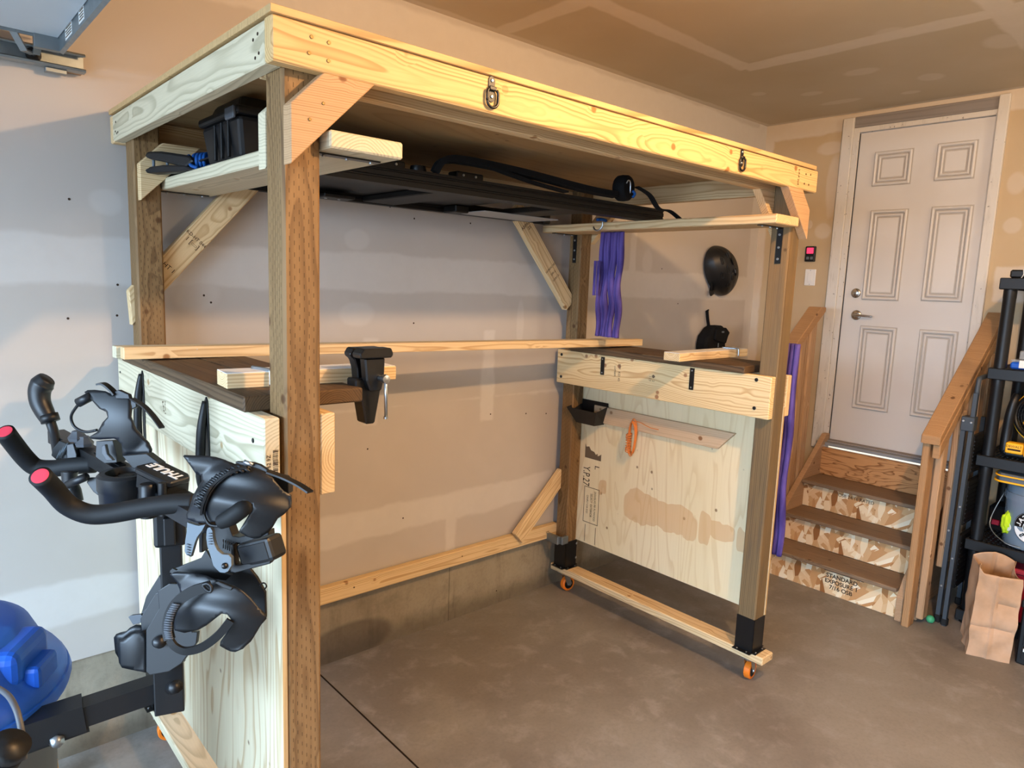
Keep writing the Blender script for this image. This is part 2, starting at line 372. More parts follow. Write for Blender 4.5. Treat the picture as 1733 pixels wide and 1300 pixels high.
def box(name, X, Y, Z, mat, parent=None, bv=0.0, Mw=None, seg=1, **tags):
    c = V(((X[0]+X[1])/2, (Y[0]+Y[1])/2, (Z[0]+Z[1])/2)); bm = bmesh.new(); bmesh.ops.create_cube(bm, size=1)
    for v in bm.verts: v.co = V((v.co.x*(X[1]-X[0]), v.co.y*(Y[1]-Y[0]), v.co.z*(Z[1]-Z[0])))
    bev(bm, bv, seg)
    return link(name, fin(bm, name), mat, (Mw or Matrix.Identity(4)) @ Matrix.Translation(c), parent, **tags)
def catmull(P, n=8):
    P = [V(p) for p in P]; out = []
    for i in range(len(P)-1):
        a = P[max(i-1, 0)]; b = P[i]; c = P[i+1]; d = P[min(i+2, len(P)-1)]
        for k in range(n):
            t = k/n; out.append(.5*((2*b)+(c-a)*t+(2*a-5*b+4*c-d)*t*t+(3*b-a-3*c+d)*t**3))
    return out+[P[-1]]
def tube_bm(bm, P, r, n=12, rect=None, up=None, cap=True):
    P = [V(p) for p in P]; R = r if isinstance(r, (list, tuple)) else [r]*len(P); rings = []; prev = None
    for i, p in enumerate(P):
        t = (P[min(i+1, len(P)-1)]-P[max(i-1, 0)]).normalized()
        if prev is None: a = V(up) if up else (V((0,0,1)) if abs(t.z) < .9 else V((1,0,0)))
        else: a = prev
        a = (a - t*a.dot(t)).normalized(); prev = a; b = t.cross(a)
        if rect: offs = [(rect[0]*sx, rect[1]*sy) for sx, sy in ((-1,-1),(1,-1),(1,1),(-1,1))]
        else: offs = [(R[i]*math.cos(2*math.pi*k/n), R[i]*math.sin(2*math.pi*k/n)) for k in range(n)]
        rings.append([bm.verts.new(p+a*x+b*y) for x, y in offs])
    m = len(rings[0])
    for i in range(len(rings)-1):
        for k in range(m): bm.faces.new((rings[i][k], rings[i][(k+1)%m], rings[i+1][(k+1)%m], rings[i+1][k]))
    if cap: bm.faces.new(list(reversed(rings[0]))); bm.faces.new(rings[-1])
def tube(name, P, r, mat, parent=None, n=12, smooth=8, rect=None, up=None, **tags):
    P = catmull(P, smooth) if smooth and len(P) > 2 else [V(p) for p in P]
    if isinstance(r, (list, tuple)) and len(r) != len(P):
        m = len(r)-1; r = [r[min(int(i/(len(P)-1)*m), m-1)]*(1-((i/(len(P)-1)*m) % 1 if i < len(P)-1 else 1)) + r[min(int(i/(len(P)-1)*m)+1, m)]*((i/(len(P)-1)*m) % 1 if i < len(P)-1 else 1) for i in range(len(P))]
    c = P[0].copy(); bm = bmesh.new(); tube_bm(bm, [p-c for p in P], r, n, rect, up)
    o = link(name, fin(bm, name), mat, Matrix.Translation(c), parent, smooth=not rect, **tags)
    return o
def lathe(name, prof, mat, Mw, parent=None, n=32, sx=1, sy=1, **tags):
    bm = bmesh.new(); rings = []
    for r, z in prof: rings.append([bm.verts.new((max(r, 1e-4)*math.cos(2*math.pi*k/n)*sx, max(r, 1e-4)*math.sin(2*math.pi*k/n)*sy, z)) for k in range(n)])
    for i in range(len(rings)-1):
        for k in range(n): bm.faces.new((rings[i][k], rings[i][(k+1)%n], rings[i+1][(k+1)%n], rings[i+1][k]))
    bm.faces.new(list(reversed(rings[0]))); bm.faces.new(rings[-1])
    o = link(name, fin(bm, name), mat, Mw, parent, smooth=True, **tags)
    for p in o.data.polygons:
        if len(p.vertices) > 4: p.use_smooth = False
    try: o.data.set_sharp_from_angle(angle=.7)
    except Exception: pass
    return o
def prism(name, pts, depth, mat, Mw, parent=None, bv=0.0, holes=(), seg=1, **tags):
    """outline pts (x,y) in the plane of Mw, extruded along +z by depth"""
    bm = bmesh.new()
    if holes:
        co = [V(p) for p in pts]; edges = [(i, (i+1) % len(pts)) for i in range(len(pts))]
        for h in holes:
            b = len(co); co += [V(p) for p in h]; edges += [(b+i, b+(i+1) % len(h)) for i in range(len(h))]
        vs, es, fs, *_ = geometry.delaunay_2d_cdt(co, edges, [], 0, 1e-6)
        bv_ = [bm.verts.new((v.x, v.y, 0)) for v in vs]
        def inside(c, poly):
            k = False; n = len(poly)
            for i in range(n):
                a, b = poly[i], poly[(i+1) % n]
                if (a[1] > c.y) != (b[1] > c.y) and c.x < (b[0]-a[0])*(c.y-a[1])/(b[1]-a[1])+a[0]: k = not k
            return k
        F = []
        for f in fs:
            c = sum((V((vs[i].x, vs[i].y)) for i in f), V((0, 0)))/len(f)
            if inside(c, pts) and not any(inside(c, h) for h in holes): F.append(bm.faces.new([bv_[i] for i in f]))
    else:
        F = [bm.faces.new([bm.verts.new((p[0], p[1], 0)) for p in pts])]
    r = bmesh.ops.extrude_face_region(bm, geom=F)
    for v in [g for g in r['geom'] if isinstance(g, bmesh.types.BMVert)]: v.co.z += depth
    bmesh.ops.delete(bm, geom=[v for v in bm.verts if not v.link_faces], context='VERTS')
    bmesh.ops.recalc_face_normals(bm, faces=bm.faces); bev(bm, bv, seg)
    return link(name, fin(bm, name), mat, Mw, parent, **tags)
def shell(name, outline, depthf, thick, mat, parent=None, step=5.0, **tags):
    """curved moulded sheet: outline measured in the photo, each point at its own real depth, with real thickness"""
    n = len(outline); co = []
    for i in range(n):
        a, b = V(outline[i]), V(outline[(i+1) % n]); k = max(1, int((b-a).length/step))
        for j in range(k): co.append(a+(b-a)*(j/k))
    nb = len(co); edges = [(i, (i+1) % nb) for i in range(nb)]
    xs = [p.x for p in co]; ys = [p.y for p in co]; poly = [tuple(p) for p in co]
    def inside(x, y):
        k = False
        for i in range(nb):
            a, b = poly[i], poly[(i+1) % nb]
            if (a[1] > y) != (b[1] > y) and x < (b[0]-a[0])*(y-a[1])/(b[1]-a[1])+a[0]: k = not k
        return k
    y = min(ys)+step
    while y < max(ys):
        x = min(xs)+step
        while x < max(xs):
            if inside(x, y) and min((V((x, y))-p).length for p in co[:nb]) > step*.55: co.append(V((x, y)))
            x += step
        y += step
    vs, es, fs, *_ = geometry.delaunay_2d_cdt(co, edges, [], 1, 1e-6)
    P = [W(v.x, v.y, depthf(v.x, v.y)) for v in vs]; c = sum(P, V((0,0,0)))/len(P)
    bm = bmesh.new(); bvs = [bm.verts.new(p-c) for p in P]; F = [bm.faces.new([bvs[i] for i in f]) for f in fs if inside(*(sum((V((vs[i].x, vs[i].y)) for i in f), V((0,0)))/len(f)))]
    bmesh.ops.delete(bm, geom=[v for v in bm.verts if not v.link_faces], context='VERTS')
    bmesh.ops.recalc_face_normals(bm, faces=bm.faces)
    o = link(name, fin(bm, name), mat, Matrix.Translation(c), parent, smooth=True, **tags)
    md = o.modifiers.new('thickness', 'SOLIDIFY'); md.thickness = thick; md.offset = 0
    return o
def text(name, body, size, Mw, mat, parent, depth=.0004, align='CENTER', sx=1.0, bold=0.0):
    cu = bpy.data.curves.new(name, 'FONT'); cu.body = body; cu.size = size; cu.extrude = depth; cu.align_x = align; cu.align_y = 'CENTER'; cu.offset = bold
    tmp = bpy.data.objects.new('tmp', cu); COL.objects.link(tmp)
    dg = bpy.context.evaluated_depsgraph_get(); m = bpy.data.meshes.new_from_object(tmp.evaluated_get(dg)); bpy.data.objects.remove(tmp)
    m.transform(Matrix.Diagonal((sx, 1, 1, 1)))
    m.materials.clear()
    return link(name, m, mat, Mw, parent)
_shared = {}
def disc(name, r, t, mat, pos, normal, parent, n=12, dome=.3):
    key = (name, r, t, str(mat))
    if key not in _shared:
        bm = bmesh.new(); rings = []
        for rr, z in ((r, 0), (r, t*(1-dome)), (r*.75, t)): rings.append([bm.verts.new((rr*math.cos(2*math.pi*k/n), rr*math.sin(2*math.pi*k/n), z)) for k in range(n)])
        for i in range(2):
            for k in range(n): bm.faces.new((rings[i][k], rings[i][(k+1)%n], rings[i+1][(k+1)%n], rings[i+1][k]))
        bm.faces.new(list(reversed(rings[0]))); bm.faces.new(rings[-1]); m = fin(bm, name); m.materials.append(M_[mat]); _shared[key] = m
    z = V(normal).normalized(); a = V((0,0,1)) if abs(z.z) < .9 else V((1,0,0)); x = a.cross(z).normalized(); y = z.cross(x)
    Mw = Matrix(((x.x,y.x,z.x,pos[0]),(x.y,y.y,z.y,pos[1]),(x.z,y.z,z.z,pos[2]),(0,0,0,1)))
    return link(name, _shared[key], None, Mw, parent)
def struct(o): o['kind'] = 'structure'; return o

# ================================================================== THE SETTING
L_, D_, H_ = 2.44, 1.395, 2.378; T_ = .092; a_, b_ = .038, .127
struct(box('floor', (-3.2, XW+.15), (-6.3, YW+.1), (-.12, 0), 'floor'))
struct(box('driveway', (-30, -3.2), (-20, 18), (-.14, -.02), mk_concrete('driveway_concrete', '#a09a92', '#b2aca3', '#8c867e', .8)))
# recessed control joint in the slab
struct(box('trim_1', (.7665, .7735), (-6, 1.4), (-.002, .0012), flat('joint_dark', '#241d18', .9, .1)))
def wallmesh(name, mat, quads, th, nrm):
    vs = []; fs = []
    for q in quads:
        q = [V(p) for p in q]; k = len(vs); b = [p-V(nrm)*th for p in q]; vs += q+b
        fs += [(k,k+1,k+2,k+3), (k+7,k+6,k+5,k+4)]+[(k+i, k+4+i, k+4+(i+1) % 4, k+(i+1) % 4) for i in range(4)]
    m = mesh(name, vs, fs); bm = bmesh.new(); bm.from_mesh(m); bmesh.ops.recalc_face_normals(bm, faces=bm.faces); bm.to_mesh(m); bm.free()
    return struct(link(name, m, mat))
wallmesh('wall_back', 'wallb', [[(-3.2,YW-.004,.383),(XW,YW-.004,.383),(XW,YW-.004,ZC),(-3.2,YW-.004,ZC)]], .1, (0,-1,0))
wallmesh('footing_back', 'foot', [[(-3.2,YW+.006,0),(XW,YW+.006,0),(XW,YW+.006,.384),(-3.2,YW+.006,.384)]], .1, (0,-1,0))  # bare concrete stem wall below the drywall
dy0, dy1, dz0, dz1 = -.095, .703, .80, 2.955
xr = XW-.006
wallmesh('wall_right', 'wallr', [[(xr,dy1+.03,0),(xr,YW,0),(xr,YW,ZC),(xr,dy1+.03,ZC)], [(xr,-6.3,0),(xr,dy0-.03,0),(xr,dy0-.03,ZC),(xr,-6.3,ZC)],
    [(xr,dy0-.03,dz1+.1),(xr,dy1+.03,dz1+.1),(xr,dy1+.03,ZC),(xr,dy0-.03,ZC)], [(xr,dy0-.03,0),(xr,dy1+.03,0),(xr,dy1+.03,dz0-.06),(xr,dy0-.03,dz0-.06)]], .12, (-1,0,0))
wallmesh('wall_left', 'wallo', [[(-3.2,.95,0),(-3.2,YW,0),(-3.2,YW,ZC),(-3.2,.95,ZC)], [(-3.2,-6.3,0),(-3.2,-4.2,0),(-3.2,-4.2,ZC),(-3.2,-6.3,ZC)], [(-3.2,-4.2,2.3),(-3.2,.95,2.3),(-3.2,.95,ZC),(-3.2,-4.2,ZC)]], .12, (1,0,0))
wallmesh('wall_front', 'wallo', [[(-3.2,-6.3,0),(XW,-6.3,0),(XW,-6.3,ZC),(-3.2,-6.3,ZC)]], .1, (0,1,0))
wallmesh('ceiling', 'ceil', [[(-3.3,-6.4,ZC),(XW+.1,-6.4,ZC),(XW+.1,YW+.1,ZC),(-3.3,YW+.1,ZC)]], .1, (0,0,-1))
# dimples / nail heads in the drywall
dm = bmesh.new()
for u, v in ((345,500),(357,512),(345,383),(700,547),(890,700),(924,700),(796,378),(701,370),(660,350),(117,337),(199,482),(198,534),(115,539),(830,701),(682,877),(622,760),(1032,403),(1147,514),(1120,455),(840,1000)):
    p = at(u, v, 'y', YW-.004); bmesh.ops.create_circle(dm, cap_ends=True, radius=.0045, segments=8, matrix=Matrix.Translation(p+V((0,-.0008,0))) @ Matrix.Rotation(math.pi/2, 4, 'X'))
struct(link('trim_2', fin(dm, 'nail_heads'), 'ink'))
# ---- door
door = struct(box('door_1', (XW+.002, XW+.045), (dy0, dy1), (dz0, dz1), 'door'))
R90 = lambda x, y, z: Matrix(((0,0,-1,x),(-1,0,0,y),(0,1,0,z),(0,0,0,1)))      # local x -> -y, local y -> z, local z -> -x
for (yl, yr, z0, z1) in ((.590,.355,2.595,2.815),(.208,-.010,2.600,2.825),(.577,.345,1.828,2.428),(.200,-.030,1.836,2.432),(.565,.332,1.066,1.642),(.185,-.034,1.070,1.643)):
    w, h = yl-yr, z1-z0; P = [(0,0),(w,0),(w,h),(0,h)]; e = .050
    ins = lambda k: [(k,k),(w-k,k),(w-k,h-k),(k,h-k)]
    prism('panel_shade_line', ins(-.005), .0012, M_['groove'], R90(XW+.002, yl, z0), door, 0, holes=[ins(.003)])  # thin flat strips painting the shade lines around each moulding
    prism('panel_shade_line', ins(.017), .0012, M_['groove'], R90(XW+.002, yl, z0), door, 0, holes=[ins(.026)])
    prism('panel_shade_line', ins(.040), .0012, M_['groove'], R90(XW+.002, yl, z0), door, 0, holes=[ins(.050)])
    pn = prism('door_panel', ins(e), .004, 'door', R90(XW+.002, yl, z0), door, .0035)
    prism('panel_moulding', P, .018, 'door', R90(XW+.002, yl, z0), door, .006, holes=[ins(.017)])
    prism('panel_moulding', ins(.026), .012, 'door', R90(XW+.002, yl, z0), door, .005, holes=[ins(.040)])
db = V((XW, .622, 1.868))
lathe('deadbolt', [(.033,0),(.033,.006),(.027,.012),(.022,.013),(.021,.022),(.010,.024),(.009,.020),(0,.020)], 'chrome', R90(db.x, db.y, db.z), door)
hb = V((XW, .604, 1.716))
lathe('handle_rose', [(.034,0),(.034,.006),(.028,.011),(.014,.013),(.012,.045),(0,.047)], 'chrome', R90(hb.x, hb.y, hb.z), door)
tube('door_handle', [hb+V((-.045,0,0)), hb+V((-.05,-.03,0)), hb+V((-.05,-.08,-.002)), hb+V((-.046,-.125,-.004))], [.010,.009,.008,.006], 'chrome', door)
# frame: jambs, casings, header, threshold
struct(box('trim_3', (XW-.022, XW+.06), (dy1+.002, dy1+.040), (dz0-.02, dz1+.036), 'trimw', bv=.002))
struct(box('trim_4', (XW-.022, XW+.06), (dy0-.018, dy0-.002), (dz0-.02, dz1+.036), 'trimw', bv=.002))
struct(box('trim_5', (XW-.020, XW+.06), (dy0-.018, dy1+.04), (dz1+.004, dz1+.036), 'trimw', bv=.002))
struct(box('trim_6', (XW-.034, XW-.004), (dy1+.040, dy1+.115), (.735, 3.062), 'trimw', bv=.004))
struct(box('trim_7', (XW-.034, XW-.004), (dy0-.066, dy0-.008), (.9, 3.072), 'trimw', bv=.004))
struct(board('trim_8', (XW-.016, XW-.0045), (dy0-.008, dy1+.040), (dz1+.038, 3.066), 'y', 'header'))
struct(box('trim_9', (XW-.008, XW+.02), (dy1-.001, dy1+.004), (dz0, dz1), 'black'))
struct(box('trim_10', (XW-.105, XW+.04), (dy0-.02, dy1+.05), (.778, .800), flat('sill_metal', '#8b8e90', .65, .3), bv=.004))
struct(box('trim_11', (XW-.07, XW+.0), (dy0, dy1), (.799, .812), 'header', bv=.004))
struct(box('trim_12', (XW-.008, XW+.001), (dy0, dy1), (.797, .8005), 'black'))

# ================================================================== STORAGE FRAME
F = thing('workbench_frame', 'tall rolling lumber frame with a plywood top, four treated posts and end panels', 'frame', (0, 0, 0))
ZB = 2.286
# rim boards and top
top = board('plywood_top', (-.004, L_-.03), (-.006, D_-.005), (H_+.001, H_+.017), 'x', 'plyedge', F, .001)
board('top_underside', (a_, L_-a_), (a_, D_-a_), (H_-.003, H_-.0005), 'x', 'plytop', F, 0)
fb = board('front_beam', (0, L_), (0, a_), (ZB, H_), 'x', 'beam', F, .004)
board('back_beam', (0, L_), (D_-a_, D_), (ZB-.004, H_-.002), 'x', 'spf', F, .004)
sb = board('side_beam', (0, a_), (a_, D_-a_), (ZB, H_-.004), 'y', 'pale', F, .003)
board('side_beam', (L_-a_, L_), (a_, D_-a_), (ZB, H_-.002), 'y', 'spf', F, .003)
board('inner_beam', (a_, L_-a_), (.128, .166), (ZB, H_-.004), 'x', 'spf', F, .003)
posts = {}
for nm, x0, y0, m in (('nl', a_, a_, 'post'), ('fl', a_, D_-b_, 'post'), ('nr', L_-b_, a_, 'postgrey'), ('fr', L_-b_, D_-b_, 'post')):
    posts[nm] = board('post', (x0, x0+.089), (y0, y0+.089), (.165, H_-.004), 'z', m, F, .006)
for (x, y, z) in ((.088,0,2.352),(.128,0,2.350),(.082,0,2.318),(.127,0,2.312), (2.330,0,2.352),(2.372,0,2.355),(2.322,0,2.312),(2.362,0,2.312)): disc('screw', .0042, .001, 'screw', (x, -.0006, z), (0,-1,0), fb)
for (y, z) in ((.07,2.352),(.095,2.345),(.065,2.312),(.085,2.306),(1.31,2.345),(1.32,2.315),(1.30,2.306),(1.285,2.308)): disc('screw', .0036, .001, 'ink', (-.0006, y, z), (-1,0,0), sb)
# corner gussets (mitred 2x4 offcuts)
def gusset(p_post, p_beam, n, mat, w=.089):
    """45 degree knee brace between post and beam in the plane whose normal is n"""
    p0, p1 = V(p_post), V(p_beam); d = (p1-p0).normalized(); wd = V(n).cross(d)
    s = 1 if wd.z < 0 else -1
    return p0, p1, wd*(1)
def knee(name, base, sx, n, mat, size=.20, w=.089, th=.038, lab=None):
    """prism outline in local (horizontal u, vertical z): a parallelogram cut plumb at the post and level at the beam"""
    u = V(sx).normalized(); n = V(n).normalized()
    k = w*math.sqrt(2)
    pts = [(0, -size), (size, 0), (size-k, 0), (0, -size+k)] if size > k else [(0, -size), (size, 0), (.0, 0)]
    x = u; y = V((0,0,1)); z = x.cross(y)
    if z.dot(n) < 0: zz = -1
    else: zz = 1
    Mw = Matrix(((x.x,y.x,z.x,base[0]),(x.y,y.y,z.y,base[1]),(x.z,y.z,z.z,base[2]),(0,0,0,1)))
    o = prism(name, pts, th*zz, mat, Mw, F, .002)
    return o
g1 = knee('corner_brace', (.040, a_, ZB), (1,0,0), (0,-1,0), 'fir', .203)
for x, z in ((.115, 2.221), (.083, 2.182)): disc('screw', .0036, .001, 'screw', (x, -.0005, z), (0,-1,0), g1)
knee('corner_brace', (a_, .166, ZB), (0,-1,0), (-1,0,0), 'pale', .001) if 0 else None
lumber('corner_brace', (.019, .04, 2.14), (.019, .20, 2.30), .089, .036, (0, 1, -1), 'pale', F, .002, m0=1, m1=-1) if 0 else None
knee('corner_brace', (.036, .166, ZB), (1,0,0), (0,-1,0), 'pale', .203)
knee('corner_brace', (.050, D_-b_, ZB), (1,0,0), (0,-1,0), 'spf', .203)
g2 = knee('corner_brace', (L_-.044, a_, ZB), (-1,0,0), (0,-1,0), 'fir', .203)
knee('corner_brace', (L_-.044, .166, ZB), (-1,0,0), (0,-1,0), 'spf', .203)
knee('corner_brace', (L_-.038, D_-b_+.01, ZB), (0,-1,0), (1,0,0), 'spf', .203)
g3 = lumber('outer_brace', (L_-.075, .019, 2.268), (L_-.035, .019, 2.115), .075, .036, (1,0,0), 'fir', F, .003) if 0 else None
# wall side: long braces and the low rail
lb = lumber('long_brace', (.024, D_-.019-.038, 1.707), (.50, D_-.057, 2.24), .089, .038, (1,0,-1), 'spf', F, .003, m0=-1.0)
rb = lumber('long_brace', (2.31, D_-.057, 1.735), (1.865, D_-.057, 2.245), .089, .038, (1,0,1), 'spf', F, .003)
lumber('low_brace', (1.99, D_-.045, .40), (2.34, D_-.045, .73), .089, .034, (1,0,-1), 'spf', F, .003)
lr = board('low_rail', (.10, 2.33), (D_-.036, D_+.002), (.335, .415), 'x', 'spf', F, .003)
for x in (.3, .95, 1.6): disc('screw', .004, .001, 'screw', (x, D_-.037, .38), (0,-1,0), lr)
# end panels, ledgers, bench boards
for side in (0, 1):
    mx = (lambda x: x) if side == 0 else (lambda x: L_-x)
    r = lambda x0, x1: tuple(sorted((mx(x0), mx(x1))))
    board('end_panel', r(.0260, .0378), (a_, D_-.02 if side == 0 else D_-a_), (.362 if side == 0 else .325, 1.335), 'z', 'plyL' if side == 0 else 'plyR', F, .0008)
    board('panel_edge', r(.0262, .0376), (a_-.0012, a_-.0001), (.362 if side == 0 else .325, 1.333), 'z', 'plyedge', F, 0)
    lo = board('outer_ledger', r(.0, .0258) if 0 else r(-.012, .0255), (a_-.001, D_-.02), (1.338 if side == 0 else 1.288, 1.523 if side == 0 else 1.478), 'y', 'pale' if side == 0 else 'spf', F, .003)
    li = board('inner_ledger', r(.128, .166), (a_+.003, D_-.022), (1.320 if side == 0 else 1.285, 1.521 if side == 0 else 1.478), 'y', 'spf' if side == 0 else 'ledger', F, .003)
    if side == 0: LO, LI = lo, li
    else: RI = li
    for k, (x0, x1) in enumerate(((-.022, .133), (.137, .292))):
        if side == 0: board('bench_board', (x0, x1), (.130, D_-b_-.002), (1.5235, 1.5610), 'y', 'dark', F, .004)
        else: board('bench_board', (x0+2.284, x1+2.284), (.170, D_-b_-.002), (1.4785, 1.5125), 'y', 'dark', F, .004)
    board('upper_shelf', r(.131, .322), (0.0, D_-.012), (2.131, 2.170), 'y', 'pale' if side == 0 else 'spf', F, .004)
for y, z in ((1.34,1.475),(1.34,1.40),(.10,1.462),(.10,1.372)): disc('screw', .006 if y < 1 else .004, .002, 'steelblack', (-.0125, y, z), (-1,0,0), LO)
for y, z in ((1.338,1.450),(1.335,1.322),(.112,1.458),(.111,1.329)): disc('lag_bolt', .0085, .004, 'steelblack', (2.2735, y, z), (-1,0,0), RI)
for y, z0, z1 in ((1.022,1.370,1.468),(.45,1.366,1.472)):
    s = box('flat_strap', (2.2690, 2.2735), (y-.0125, y+.0125), (z0, z1), 'steelblack', RI, .001)
    for z in (z0+.012, z1-.012): disc('screw', .004, .0015, 'zinc', (2.2688, y, z), (-1,0,0), F)
# L brackets carrying the upper shelves
def lbracket(x, y, sx, zt):
    h = box('shelf_bracket', (x, x+.0035*sx) if sx > 0 else (x+.0035*sx, x), (y-.013, y+.013), (zt-.155, zt), 'steelblack', F)
    for k in (.03, .085, .135): disc('screw', .0055, .003, 'zinc', (x+.0035*sx, y, zt-k), (sx,0,0), F)
    box('shelf_bracket', (x, x+.175*sx) if sx > 0 else (x+.175*sx, x), (y-.013, y+.013), (zt-.0035, zt), 'steelblack', F)
    for k in (.03, .09, .155): disc('screw', .0045, .004, 'zinc', (x+k*sx, y, zt-.004), (0,0,-1), F)
for x, sx in ((.127, 1), (L_-.127, -1)):
    for y in (.083, D_-.083): lbracket(x, y, sx, 2.1305)
# feet: metal post bases, bottom boards, casters
def caster(x, y, zt, dirx, swivel):
    c = link('caster', None, None, Matrix.Translation((x, y, zt)) @ Matrix.Rotation(swivel, 4, 'Z'), F); Mw = WM[c.name]
    g = lambda X, Y, Z, nm, mat, bv=.001: box(nm, X, Y, Z, mat, c, bv, Mw)
    g((-.036,.036), (-.030,.030), (-.004, 0), 'mounting_plate', 'zinc')
    lathe('swivel_race', [(.022,-.004),(.026,-.010),(.022,-.017),(.010,-.018)][::-1], 'zinc', Mw, c, 20)
    R = .044; zc = -(zt-.0)+R; off = .014
    for s in (-1, 1): prism('fork', [(-.018,-.016),(.020,-.016),(.026+off,zc+.002),(.016+off,zc-.011),(off-.006,zc-.006)], .0022, 'zinc', Mw @ Matrix(((1,0,0,0),(0,0,-1,s*.0188),(0,1,0,0),(0,0,0,1))), c, 0)
    Ml = Mw @ Matrix.Translation((off+.008, 0, zc)) @ Matrix.Rotation(math.pi/2, 4, 'X')
    lathe('wheel', [(.0,-.014),(.031,-.014),(.0315,-.0155),(.040,-.0155),(R,-.012),(R,.012),(.040,.0155),(.0315,.0155),(.031,.014),(0,.014)], 'orange', Ml, c, 36)
    lathe('wheel_hub', [(0,-.0155),(.030,-.0155),(.030,.0155),(0,.0155)], 'black', Ml, c, 28)
    lathe('axle_bolt', [(0,-.023),(.006,-.023),(.006,.023),(0,.023)], 'zinc', Ml, c, 8)
    prism('brake_pedal', [(0,-.014),(.03,-.012),(.034,.0),(.03,.012),(0,.014)], .003, 'zinc', Mw @ Matrix.Translation((off+.028, 0, -.03)) @ Matrix.Rotation(.35, 4, 'Y'), c, .001)
    return c
def foot(x0, y0, right):
    x1, y1 = x0+.089, y0+.089; z0, z1 = .1605, .325
    b = link('post_base', None, None, Matrix.Translation((x0, y0, z0)), F); t = .003
    box('bracket_side', (x0-t, x0-.0002), (y0-t, y1), (z0, z1), 'steelblack', b)
    box('bracket_side', (x0-t, x1+t), (y0-t, y0-.0002), (z0, z1), 'steelblack', b)
    box('bracket_side', (x1+.0002, x1+t), (y0-t, y1), (z0, z1-.005), 'steelblack', b) if right else None
    box('bracket_flange', (x0-.026, x0-t), (y0-t, y1), (z0-.001, z0+.003), 'steelblack', b)
    box('bracket_flange', (x0-t, x1+t), (y0-.022, y0-t), (z0-.001, z0+.003), 'steelblack', b)
    box('bracket_flange', (x1+t, x1+.022), (y0, y1), (z0-.001, z0+.003), 'steelblack', b)
    for yy in (y0+.02, y1-.02):
        disc('screw', .004, .003, 'zinc', (x0-.014, yy, z0+.003), (0,0,1), F); disc('screw', .004, .003, 'zinc', (x1+.013, yy, z0+.003), (0,0,1), F)
    for xx in (x0+.015, x1-.015): disc('screw', .004, .003, 'zinc', (xx, y0-.013, z0+.003), (0,0,1), F)
for side, x0 in ((0, a_), (1, L_-b_)):
    bx = (x0-.002, x0+.095)
    board('bottom_board', bx, (-.020 if side else .06, D_-.008), (.121, .160), 'y', 'fir' if 0 else ('pale' if side == 0 else 'spf'), F, .004)
    for y0 in (a_, D_-b_):
        foot(x0, y0, side)
        caster(x0+.038, y0+.030, .120, 1, .12 if y0 < .5 else -.15)
for z in (.30, .21):
    disc('bolt', .0075, .005, 'zinc', (L_-a_+.0035, D_-b_+.0, z), (0,-1,0), F)
box('angle_clip', (2.262, 2.312), (D_-b_-.02, D_-b_+.0), (.325, .372), 'galv', F, .002)
box('angle_clip', (2.24, 2.264), (D_-b_+.0, D_-.01), (.325, .372), 'galv', F, .002)
# tie-down rings on the front beam
def dring(x):
    r = link('tie_down_ring', None, None, Matrix.Translation((x, 0, 2.34)), F); Mw = Matrix(((1,0,0,x),(0,0,-1,0),(0,1,0,2.337),(0,0,0,1)))
    sl = [( .011*math.cos(t), .030+.011*math.sin(t)) for t in [math.pi*k/8 for k in range(9)]]+[(-.010,.008),(-.012,-.012)]+[(.012*math.cos(t), -.012+.012*math.sin(t)) for t in [math.pi+math.pi*k/8 for k in range(9)]]+[(.010,.008)]
    prism('ring_plate', sl, .003, 'steelblack', Mw, r, .0006)
    box('ring_bridge', (x-.012, x+.012), (-.011, -.003), (2.341, 2.352), 'steelblack', r, .002)
    P = [(-.013,.006)]+[(-.018,.000),(-.018,-.022)]+[(.018*math.cos(t), -.022+.016*math.sin(t)) for t in [math.pi+math.pi*k/6 for k in range(7)]]+[(.018,.0),(.013,.006)]
    tube('ring_loop', [V((x+p[0], -.008, 2.337+p[1])) for p in P], .0040, 'steelblack', r, 8, 3)
    for z in (.030, -.010): disc('screw', .0045, .003, 'zinc', (x, -.003, 2.337+z), (0,-1,0), F)
for x in (.588, 1.815): dring(x)
# french cleat on the right panel
px = L_-.0380
cl = prism('cleat_board', [(-.0,0),(.815,0),(.905,.095),(.0,.095)], .019, 'spf', Matrix(((0,0,-1,px),(-1,0,0,1.165),(0,1,0,1.075),(0,0,0,1))), F, .002)
cl.data.materials.clear(); cl.data.materials.append(wood('cleat_wood', '#cdb191', '#a98a68', .009, .03, .2, contrast=.35, seed=51))
# black hanging hooks over the left ledger
for (y, z1, z0) in ((1.035, 1.505, 1.22), (.41, 1.508, 1.23)):
    hk = link('hanger_hook', None, None, Matrix.Translation((-.02, y, z1)), F)
    prism('hook_plate', [(0,.0),(.010,.012),(.020,.0),(.024,-.06),(.026,-.27),(.014,-.285),(.002,-.27),(-.002,-.06)], .004, 'black', Matrix(((0,0,-1,-.0125),(-1,0,0,y+.012),(0,1,0,z1),(0,0,0,1))), hk, .001)
    tube('hook_rib', [V((-.018, y, z1)), V((-.030, y, z1-.08)), V((-.034, y, z1-.2)), V((-.022, y, z1-.28))], [.008,.0125,.0135,.007], 'black', hk, 10, 6)
    disc('screw', .005, .002, 'zinc', (-.030, y, z1-.062), (-1,0,0), F)
